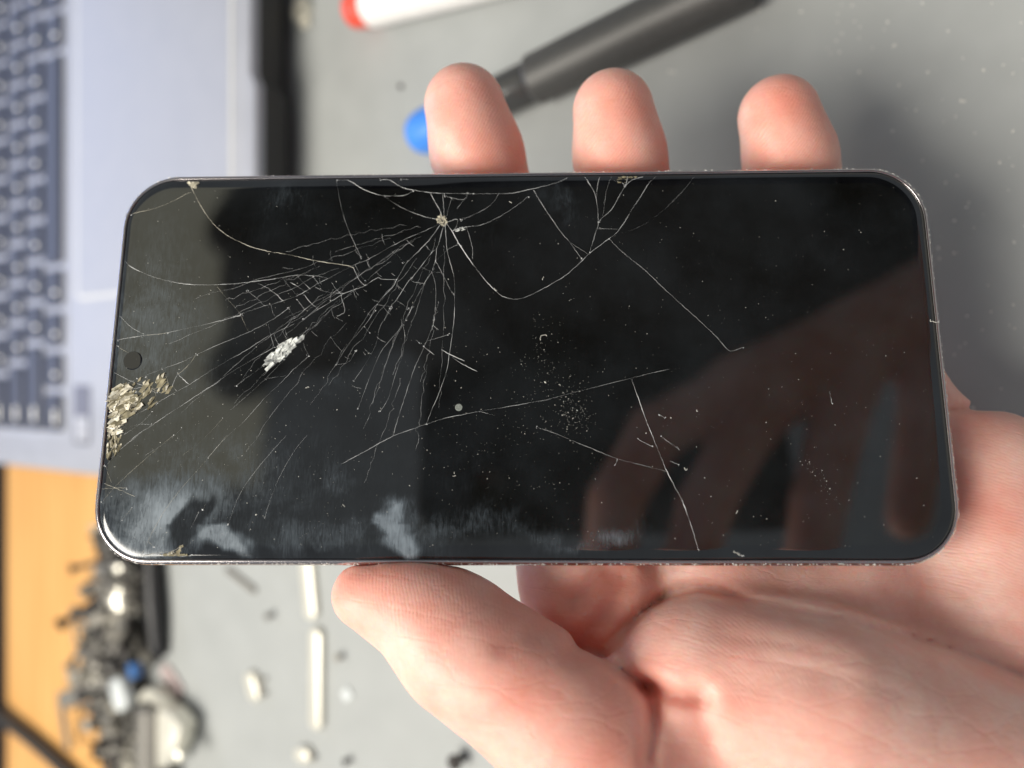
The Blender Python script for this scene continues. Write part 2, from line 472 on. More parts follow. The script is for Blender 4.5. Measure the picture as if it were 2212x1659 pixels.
# cream bracket: two plates joined at an angle, with a stub
bk = empty('cream_bracket', P(372, 1560, 0)); org = np.array(P(372, 1560, 0))
tag(bk, 'large pale angled bracket on the right of the heap', 'bracket')
def plate(name, pts, z0, z1, mat, par, org):
    pts = [np.array(P(u, v, z0))[:2] for u, v in pts]
    ar = sum(pts[i][0] * pts[(i + 1) % len(pts)][1] - pts[(i + 1) % len(pts)][0] * pts[i][1] for i in range(len(pts)))
    if ar < 0: pts = pts[::-1]
    cen = np.mean(pts, axis=0); rs = []
    for sc, z in ((.97, z0), (1, z0 + .4), (1, z1 - .4), (.96, z1)):
        rs.append([np.array([*(cen + (q - cen) * sc), z]) - org for q in pts])
    bm = MB(); bm.rings(rs); return autosmooth(bm.build(name, mat, par), 40)
plate('upper_arm', [(318, 1498), (338, 1478), (360, 1486), (382, 1520), (378, 1552), (352, 1546), (330, 1524)], 5, 10, M['cream_metal'], bk, org)
plate('lower_arm', [(380, 1518), (400, 1524), (427, 1556), (420, 1590), (398, 1640), (374, 1644), (368, 1618), (376, 1586), (358, 1566), (360, 1545)], 4.0, 12, M['cream_metal'], bk, org)
bm = MB(); bm.lathe(P(388, 1628, 12) - org, (0, 0, 1), [(0, 3.2), (2, 3.2), (2.6, 2.4)], 14); autosmooth(bm.build('stub', M['cream_metal'], bk), 40)
M['navy'] = simple('dark_blue_plastic', (.05, .16, .42), .5, var=.1)
bm = MB(); bm.slab((0, 0, 2), (5, 6.5, 4), .5, .3)
tag(bm.build('blue_connector', M['navy'], loc=P(301, 1444, 9), rot=(0, 0, .2)), 'small blue connector block in the heap', 'connector')
bm = MB(); bm.slab((0, 0, 3), (11, 15, 6), 4, 2, bseg=4)
tag(autosmooth(bm.build('pale_cap', M['pale_plastic'], loc=P(278, 1492, 9), rot=(0, 0, .5)), 50), 'pale bluish rounded cap below the blue connector', 'cap')
bar('film_strip', (352, 1440), (392, 1500), 7, 1.6, M['pink_film'], 'pinkish film strip at the right edge of the heap', 'film strip')

# the many loose metal parts of the heap
hr = random.Random(11)
M['pale_steel'] = simple('pale_scrap_metal', (.56, .53, .45), .6, metal=.1, var=.2, scale=600)
kinds = []
def heap_part(k, mat):
    s = hr.uniform(.8, 1.6)
    if k == 0:   # angle bracket
        bm = MB().slab((0, 0, .5), (11 * s, 5 * s, 1), .8, .3).slab((-5 * s, 0, 3 * s), (1, 5 * s, 5 * s), .4, .2); nm = 'angle_bracket'
    elif k == 1: # perforated plate drawn as frame
        bm = MB().slab((0, 4.2 * s, .5), (12 * s, 2, 1), .5, .3).slab((0, -4.2 * s, .5), (12 * s, 2, 1), .5, .3).slab((5.2 * s, 0, .5), (1.8, 6.3 * s, .9), .3, .2).slab((-5.2 * s, 0, .5), (1.8, 6.3 * s, .9), .3, .2); nm = 'frame_plate'
    elif k == 2: # stepped bush
        bm = MB().lathe((0, 0, 0), (0, 0, 1), [(0, 3.2 * s), (3 * s, 3.2 * s), (3.1 * s, 2.2 * s), (7 * s, 2.1 * s), (7.2 * s, 1.6 * s), (6.5 * s, 1.1 * s)], 16); nm = 'bush'
    elif k == 3: # spring
        t = np.linspace(0, 2 * math.pi * 6, 84); bm = MB().tube(np.column_stack([2.2 * s * np.cos(t), 2.2 * s * np.sin(t), t * .33]), .38, 6); nm = 'spring'
    elif k == 4: # tapered clip
        bm = MB().slab((0, 0, 1.2), (13 * s, 3.4 * s, 2.2), 1.2, .6).slab((4.4 * s, 2.6 * s, 1.2), (3 * s, 4 * s, 2), .8, .5); nm = 'clip'
    elif k == 5: # ring
        n = 18; rs = []
        for rr, z in ((1.6 * s, 0), (3.6 * s, 0), (3.6 * s, 1.3), (1.6 * s, 1.3), (1.6 * s, 0)):
            rs.append([(rr * math.cos(2 * math.pi * i / n), rr * math.sin(2 * math.pi * i / n), z) for i in range(n)])
        bm = MB(); bm.rings(rs, False, False); nm = 'washer'
    elif k == 7: # cut scrap of sheet metal
        n = hr.randint(4, 6); pts = [(hr.uniform(3.5, 7.5) * s * math.cos(2 * math.pi * i / n + hr.uniform(-.35, .35)), hr.uniform(2.2, 4.5) * s * math.sin(2 * math.pi * i / n + hr.uniform(-.2, .2))) for i in range(n)]
        bm = MB(); bm.rings([[(a_, c_, 0) for a_, c_ in pts], [(a_, c_, .9) for a_, c_ in pts]]); nm = 'sheet_scrap'
    else:        # pin
        bm = MB().lathe((0, 0, 0), (0, 0, 1), [(0, .8 * s), (.3, 1.1 * s), (12 * s, 1.1 * s), (12.2 * s, 2 * s), (13.4 * s, 2 * s), (13.7 * s, 1.4 * s)], 12); nm = 'headed_pin'
    return nm, bm
words = {'angle_bracket': 'small bent metal bracket jumbled in the heap at lower left', 'frame_plate': 'small open metal frame plate jumbled in the heap at lower left',
         'bush': 'stepped metal bush jumbled in the heap at lower left', 'spring': 'small coil spring jumbled in the heap at lower left',
         'clip': 'slim metal clip jumbled in the heap at lower left', 'washer': 'flat metal washer jumbled in the heap at lower left',
         'sheet_scrap': 'angular sheet metal scrap jumbled in the heap at lower left',
         'headed_pin': 'headed metal pin jumbled in the heap at lower left'}
for i in range(270):
    v = hr.uniform(1150, 1720)
    lo = 200 + 25 * math.sin(v / 60.0); hi = 318 if v < 1420 else (300 if v < 1540 else 330)
    if v > 1540: lo = 240
    u = hr.uniform(lo, hi)
    edge = min(u - lo, hi - u) / 60.0
    h = max(0.2, min(1, edge)) * hr.uniform(0.5, 15)
    if u < 240: h = max(h - 2, -1.5)
    k = hr.choice([0, 0, 1, 1, 3, 4, 4, 5, 6, 7, 7, 7, 7])
    if u > 296 and v > 1462: continue
    mk_ = hr.choice(['steel', 'steel', 'steel', 'grey_metal', 'grey_metal', 'grey_metal', 'pale_steel', 'dark_metal', 'dark_metal', 'dark_metal', 'dark_metal']); mat = M[mk_]
    nm, bm = heap_part(k, mat)
    o = bm.build(nm, mat, loc=P(u, v, h + 1.5), rot=(hr.uniform(-.9, .9), hr.uniform(-.9, .9), hr.uniform(0, 6.28)))
    autosmooth(o, 40)
    tag(o, {'steel': 'grey ', 'grey_metal': 'dull grey ', 'pale_steel': 'pale ', 'dark_metal': 'blackened '}[mk_] + words[nm], nm.replace('_', ' ').split()[-1], 'loose parts in the heap: ' + mk_.replace('_', ' ') + ' ' + nm.replace('_', ' '))
# parts strewn on the wood
o = bar('amber_tab', (152, 1462), (166, 1496), 9, 2.5, M['tan'], 'amber tab lying on the orange wood beside the heap', 'tab', r=2)
# pale crumbs on the mat at the right
dr = np.random.RandomState(4); bm = MB()
for i in range(150):
    u = dr.uniform(1780, 2230); v = dr.uniform(-10, 900)
    if i > 110: u = dr.uniform(640, 2200); v = dr.uniform(0, 350)
    s = dr.uniform(.10, .30) * (1.5 if dr.rand() < .12 else 1)
    a_ = dr.uniform(0, 3.14); q = P(u, v, 0)
    dx, dy = s * np.array([math.cos(a_), math.sin(a_)]) * dr.uniform(1, 2), s * np.array([-math.sin(a_), math.cos(a_)])
    bm.add([q + [dx[0], dx[1], 0], q + [dy[0], dy[1], 0], q - [dx[0], dx[1], 0], q - [dy[0], dy[1], 0], q + [0, 0, s * .8]], [(0, 1, 4), (1, 2, 4), (2, 3, 4), (3, 0, 4)])
tag(bm.build('crumbs', M['dust']), 'fine pale dust specks scattered over the grey mat', 'dust', kind='stuff')
# ------------------------------------------------------------------ the phone: pose from its four corners
corners = np.array([[268, 377], [1997, 356], [2096, 1224], [187, 1222]], float)
def pose():
    src = [(0, 0), (1, 0), (1, 1), (0, 1)]; Am = []
    for (x, y), (u, v) in zip(src, corners):
        Am.append([x, y, 1, 0, 0, 0, -u * x, -u * y, -u]); Am.append([0, 0, 0, x, y, 1, -v * x, -v * y, -v])
    H = np.linalg.svd(np.array(Am))[2][-1].reshape(3, 3)
    K = np.array([[F, 0, CX], [0, F, CY], [0, 0, 1]])
    m = np.linalg.inv(K) @ H
    if m[2, 2] < 0: m = -m
    s = 152.0 / np.linalg.norm(m[:, 0])
    e1 = m[:, 0] / np.linalg.norm(m[:, 0]); hh = np.linalg.norm(m[:, 1]) * s
    e2 = m[:, 1] - e1 * (m[:, 1] @ e1); e2 /= np.linalg.norm(e2)
    c = s * (m @ np.array([.5, .5, 1]))
    flip = np.array([1, -1, 1])              # image y down -> camera y up
    return e1 * flip, e2 * flip, c * flip, hh
E1, E2, PC, PH = pose()
PW = 152.0; PT = 8.2
EN = np.cross(E1, -E2)                        # in (right, up, depth) this is left-handed: take the one facing the camera
if EN[2] > 0: EN = -EN
def ph_local(u, v):
    """display pixel -> point on the glass in phone coordinates (mm from the centre)"""
    d = pxc(u, v, 1.0); t = (PC @ EN) / (d @ EN); p = d * t - PC
    return np.array([p @ E1, p @ -E2])
def ph_cam(x, y, z): return PC + x * E1 - y * E2 + z * EN
def cam_dir(v): return v[0] * AX + v[1] * AY + v[2] * AF
RW = np.column_stack([cam_dir(E1), cam_dir(-E2), cam_dir(EN)])
phone = empty('smartphone', c2w(PC))
phone.rotation_euler = Matrix(RW.tolist()).to_euler()
tag(phone, 'black smartphone with a shattered, smudged screen held over the mat', 'smartphone')
CR = 10.6
def ph_ring(ins, z, seg=12):
    q = rr_ring(PW / 2 - ins, PH / 2 - ins, CR - ins, seg); return [(a, b_, z) for a, b_ in q]

M['phone_frame'] = None
def frame_mat():
    m, nt, b = new_mat('worn_dark_metal_frame')
    tc = node(nt, 'ShaderNodeTexCoord')
    n1 = node(nt, 'ShaderNodeTexNoise', i_Scale=900.0, i_Detail=6.0, i_Roughness=.7)
    nt.links.new(tc.outputs['Object'], n1.inputs['Vector'])
    r1 = node(nt, 'ShaderNodeValToRGB'); r1.color_ramp.elements[0].position = .60; r1.color_ramp.elements[1].position = .68
    r1.color_ramp.elements[0].color = (.50, .46, .47, 1); r1.color_ramp.elements[1].color = (.70, .68, .64, 1)
    nt.links.new(n1.outputs['Fac'], r1.inputs['Fac']); nt.links.new(r1.outputs['Color'], b.inputs['Base Color'])
    b.inputs['Metallic'].default_value = 1.0; b.inputs['Roughness'].default_value = .2
    return m
M['phone_frame'] = frame_mat()
prof = [(2.4, -PT), (1.2, -PT + .2), (.35, -PT + 1.0), (0, -PT + 2.0), (0, -2.2), (.10, -1.25), (.34, -.62), (.62, -.36), (.92, -.30), (1.06, -.42), (1.10, -.9), (1.3, -1.5)]
bm = MB(); bm.rings([ph_ring(i, z) for i, z in prof], True, False)
autosmooth(bm.build('frame', M['phone_frame'], phone), 60)
for (x0, x1) in ((6, 22), (30, 41)):           # volume and power keys on the upper long side
    MB().slab(((x0 + x1) / 2, PH / 2 + .15, -4.1), (x1 - x0, .7, 2.4), .3, .2).build('side_button', M['phone_frame'], phone)

# --- screen glass: one fine sheet with a rounded edge, smudge and wear kept as attributes
def seg_dist(px_, py_, poly):
    d = np.full(px_.shape, 1e9)
    for (x0, y0), (x1, y1) in zip(poly[:-1], poly[1:]):
        dx, dy = x1 - x0, y1 - y0
        t = np.clip(((px_ - x0) * dx + (py_ - y0) * dy) / (dx * dx + dy * dy + 1e-9), 0, 1)
        d = np.minimum(d, np.hypot(px_ - x0 - t * dx, py_ - y0 - t * dy))
    return d
def blob(px_, py_, cx, cy, rx, ry, ang, soft=.5):
    c_, s_ = math.cos(math.radians(ang)), math.sin(math.radians(ang))
    a_ = ((px_ - cx) * c_ + (py_ - cy) * s_) / rx; b_ = (-(px_ - cx) * s_ + (py_ - cy) * c_) / ry
    r = np.sqrt(a_ * a_ + b_ * b_)
    return np.clip((1 - r) / soft + .5 * 0, 0, 1)
def build_screen():
    nx, ny = 380, 184
    gx = np.linspace(-1, 1, nx); gy = np.linspace(-1, 1, ny)
    X, Y = np.meshgrid(gx, gy)
    hw, hh = PW / 2 - 1.10, PH / 2 - 1.10; r = CR - 1.1
    x = X * hw; y = Y * hh
    # pull the corners of the grid onto the rounded outline
    ax_, ay_ = np.abs(x), np.abs(y)
    lim = np.where(ay_ > hh - r, hw - r + np.sqrt(np.maximum(r * r - (ay_ - (hh - r)) ** 2, 0)), hw)
    x = X * lim
    # distance to the outline
    dx_ = hw - np.abs(x); dy_ = hh - np.abs(y)
    ccx = np.maximum(np.abs(x) - (hw - r), 0); ccy = np.maximum(np.abs(y) - (hh - r), 0)
    edge = np.where((ccx > 0) & (ccy > 0), r - np.hypot(ccx, ccy), np.minimum(dx_, dy_))
    edge = np.maximum(edge, 0)
    w = 1.9
    t = np.clip(1 - edge / w, 0, 1)
    z = -.55 * (1 - np.sqrt(np.maximum(1 - t * t, 0)))
    n = nx * ny
    v = np.column_stack([x.ravel(), y.ravel(), z.ravel()]) * MM
    idx = np.arange(n).reshape(ny, nx)
    f = np.stack([idx[:-1, :-1], idx[:-1, 1:], idx[1:, 1:], idx[1:, :-1]], -1).reshape(-1, 4)
    me = bpy.data.meshes.new('screen_glass')
    me.from_pydata(v.tolist(), [], f.tolist()); me.polygons.foreach_set('use_smooth', [True] * len(f)); me.update()
    # display pixel of every vertex, to place the smudges seen on the glass
    cam_p = PC[None] + np.outer(x.ravel(), E1) - np.outer(y.ravel(), E2) + np.outer(z.ravel(), EN)
    U = CX + F * cam_p[:, 0] / cam_p[:, 2]; V = CY - F * cam_p[:, 1] / cam_p[:, 2]
    def vnoise(px_, py_, sc, seed):
        g_ = np.random.RandomState(seed).rand(64, 64); a_ = px_ / sc % 63; b_ = py_ / sc % 63
        i_, j_ = a_.astype(int), b_.astype(int); fa, fb = a_ - i_, b_ - j_; fa = fa * fa * (3 - 2 * fa); fb = fb * fb * (3 - 2 * fb)
        return (g_[i_, j_] * (1 - fa) + g_[i_ + 1, j_] * fa) * (1 - fb) + (g_[i_, j_ + 1] * (1 - fa) + g_[i_ + 1, j_ + 1] * fa) * fb
    U0, V0 = U.copy(), V.copy()
    for sc, am, sd_ in ((120, 70, 1), (45, 36, 5), (18, 16, 9)):
        U = U + am * (vnoise(U0, V0, sc, sd_) - .5); V = V + am * .8 * (vnoise(U0, V0, sc, sd_ + 1) - .5)
    sm = np.zeros(n)
    for (cx, cy, rx, ry, an, am, so) in [
            (360, 1110, 230, 130, -15, 1.0, .9), (480, 1040, 290, 190, 0, .34, .7), (620, 1150, 120, 60, 0, .5, .8), (330, 1175, 130, 45, 0, .8, .6), (480, 1175, 70, 40, 30, .9, .5), (530, 960, 80, 46, 30, .34, .8), (560, 930, 60, 40, -30, .3, .8),
            (850, 1110, 66, 60, 20, .95, .4), (870, 1165, 75, 46, 20, .9, .5), (690, 1040, 90, 60, 0, .38, .9), (700, 1150, 190, 60, 0, .45, .8),
            (980, 1140, 260, 70, 5, .42, .9), (1330, 1160, 75, 46, 0, .62, .8), (1150, 1165, 150, 40, 0, .36, .9), (1260, 1185, 170, 26, 0, .4, .9),
            (600, 420, 60, 70, 60, .22, .9), (740, 830, 60, 40, -40, .2, .9), (380, 1000, 150, 60, -35, .25, .9), (560, 1040, 140, 60, -30, .28, .9),
            (330, 720, 210, 300, 0, .42, .7), (1050, 1000, 160, 80, 0, .08, .9), (1210, 440, 60, 30, 45, .3, .8)]:
        sm = np.maximum(sm, am * blob(U, V, cx, cy, rx, ry, an, so))
    for (cx, cy, rx, ry, an, am) in [(415, 1125, 34, 70, 30, .75), (790, 1075, 56, 44, 0, .8), (900, 1080, 40, 80, 25, .55), (490, 990, 40, 24, 60, .5)]:
        sm *= 1 - am * blob(U, V, cx, cy, rx, ry, an, .4)
    at = me.attributes.new('smudge', 'FLOAT', 'POINT'); at.data.foreach_set('value', sm.astype(np.float32))
    at = me.attributes.new('rim', 'FLOAT', 'POINT'); at.data.foreach_set('value', np.clip(edge.ravel() / 10.0, 0, 1).astype(np.float32))
    # streak direction follows the wipe
    o = bpy.data.objects.new('screen_glass', me); COL.objects.link(o); o.parent = phone
    return o
def glass_mat():
    m, nt, b = new_mat('black_screen_glass')
    lk = nt.links.new
    tc = node(nt, 'ShaderNodeTexCoord')
    a1 = node(nt, 'ShaderNodeAttribute', attribute_name='smudge')
    a2 = node(nt, 'ShaderNodeAttribute', attribute_name='rim')
    # wiped grease: streaky, broken up by noise
    mp = node(nt, 'ShaderNodeMapping'); mp.inputs['Rotation'].default_value = (0, 0, math.radians(-58)); mp.inputs['Scale'].default_value = (1700, 300, 1)
    lk(tc.outputs['Object'], mp.inputs['Vector'])
    n1 = node(nt, 'ShaderNodeTexNoise', i_Scale=1.0, i_Detail=4.0, i_Roughness=.6, i_Distortion=1.8); lk(mp.outputs['Vector'], n1.inputs['Vector'])
    n2 = node(nt, 'ShaderNodeTexNoise', i_Scale=130.0, i_Detail=5.0, i_Roughness=.65, i_Distortion=1.2); lk(tc.outputs['Object'], n2.inputs['Vector'])
    r2 = node(nt, 'ShaderNodeMapRange'); r2.inputs['From Min'].default_value = .22; r2.inputs['From Max'].default_value = .55; lk(n2.outputs['Fac'], r2.inputs['Value'])
    r1 = node(nt, 'ShaderNodeMapRange'); r1.inputs['From Min'].default_value = .3; r1.inputs['From Max'].default_value = .7; r1.inputs['To Min'].default_value = .68; lk(n1.outputs['Fac'], r1.inputs['Value'])
    def mth(op, a_, b_):
        q = node(nt, 'ShaderNodeMath', operation=op)
        for k_, w_ in ((0, a_), (1, b_)):
            if isinstance(w_, float): q.inputs[k_].default_value = w_
            else: lk(w_, q.inputs[k_])
        return q.outputs[0]
    t1 = mth('MULTIPLY', mth('SUBTRACT', n1.outputs['Fac'], .5), 1.2)
    t2 = mth('MULTIPLY', mth('SUBTRACT', n2.outputs['Fac'], .5), 1.1)
    t3 = mth('ADD', mth('ADD', t1, t2), mth('MULTIPLY', a1.outputs['Fac'], .95))
    ss = node(nt, 'ShaderNodeMapRange', interpolation_type='SMOOTHSTEP'); ss.inputs['From Min'].default_value = -.05; ss.inputs['From Max'].default_value = 1.35; lk(t3, ss.inputs['Value'])
    m2o = mth('MULTIPLY', ss.outputs['Result'], mth('ADD', mth('MULTIPLY', a1.outputs['Fac'], .9), .06))
    m2 = type('o', (), {'outputs': [m2o]})
    # a thin film of grease and haze is everywhere on the glass
    n3 = node(nt, 'ShaderNodeTexNoise', i_Scale=45.0, i_Detail=5.0, i_Roughness=.6); lk(tc.outputs['Object'], n3.inputs['Vector'])
    r3 = node(nt, 'ShaderNodeMapRange'); r3.inputs['From Min'].default_value = .35; r3.inputs['From Max'].default_value = .75; r3.inputs['To Max'].default_value = .05; lk(n3.outputs['Fac'], r3.inputs['Value'])
    m3 = node(nt, 'ShaderNodeMath', operation='ADD'); lk(m2.outputs[0], m3.inputs[0]); lk(r3.outputs['Result'], m3.inputs[1])
    # black print round the display, display a shade lighter
    rr_ = node(nt, 'ShaderNodeMapRange'); rr_.inputs['From Min'].default_value = .235; rr_.inputs['From Max'].default_value = .255; lk(a2.outputs['Fac'], rr_.inputs['Value'])
    mix = node(nt, 'ShaderNodeMix', data_type='RGBA'); lk(rr_.outputs['Result'], mix.inputs['Factor'])
    mix.inputs['A'].default_value = (.0015, .0015, .002, 1); mix.inputs['B'].default_value = (.0035, .0036, .0032, 1)
    mx2 = node(nt, 'ShaderNodeMix', data_type='RGBA'); lk(m3.outputs[0], mx2.inputs['Factor']); lk(mix.outputs['Result'], mx2.inputs['A']); mx2.inputs['B'].default_value = (.20, .245, .29, 1)
    lk(mx2.outputs['Result'], b.inputs['Base Color'])
    rg = node(nt, 'ShaderNodeMapRange'); rg.inputs['To Min'].default_value = .035; rg.inputs['To Max'].default_value = .5; lk(m3.outputs[0], rg.inputs['Value']); lk(rg.outputs['Result'], b.inputs['Roughness'])
    b.inputs['IOR'].default_value = 1.76
    n4 = node(nt, 'ShaderNodeTexNoise', i_Scale=38.0, i_Detail=2.0); lk(tc.outputs['Object'], n4.inputs['Vector'])
    bp = node(nt, 'ShaderNodeBump', i_Strength=.10, i_Distance=.00035); lk(n4.outputs['Fac'], bp.inputs['Height']); lk(bp.outputs['Normal'], b.inputs['Normal'])
    return m
M['glass'] = glass_mat()
glass = build_screen(); glass.data.materials.append(M['glass'])
# front camera behind a punched hole
hx, hy = ph_local(287, 779)
bm = MB(); bm.lathe((hx, hy, .004), (0, 0, 1), [(0, 1.75), (.012, 1.7), (.014, 1.2), (.010, 1.1), (.012, .7), (.02, .3)], 28)
M['lens'] = simple('camera_hole_glass', (.003, .003, .006), .05, var=.2); M['lens'].node_tree.nodes['Principled BSDF'].inputs['IOR'].default_value = 1.7
autosmooth(bm.build('front_camera', M['lens'], glass), 40)

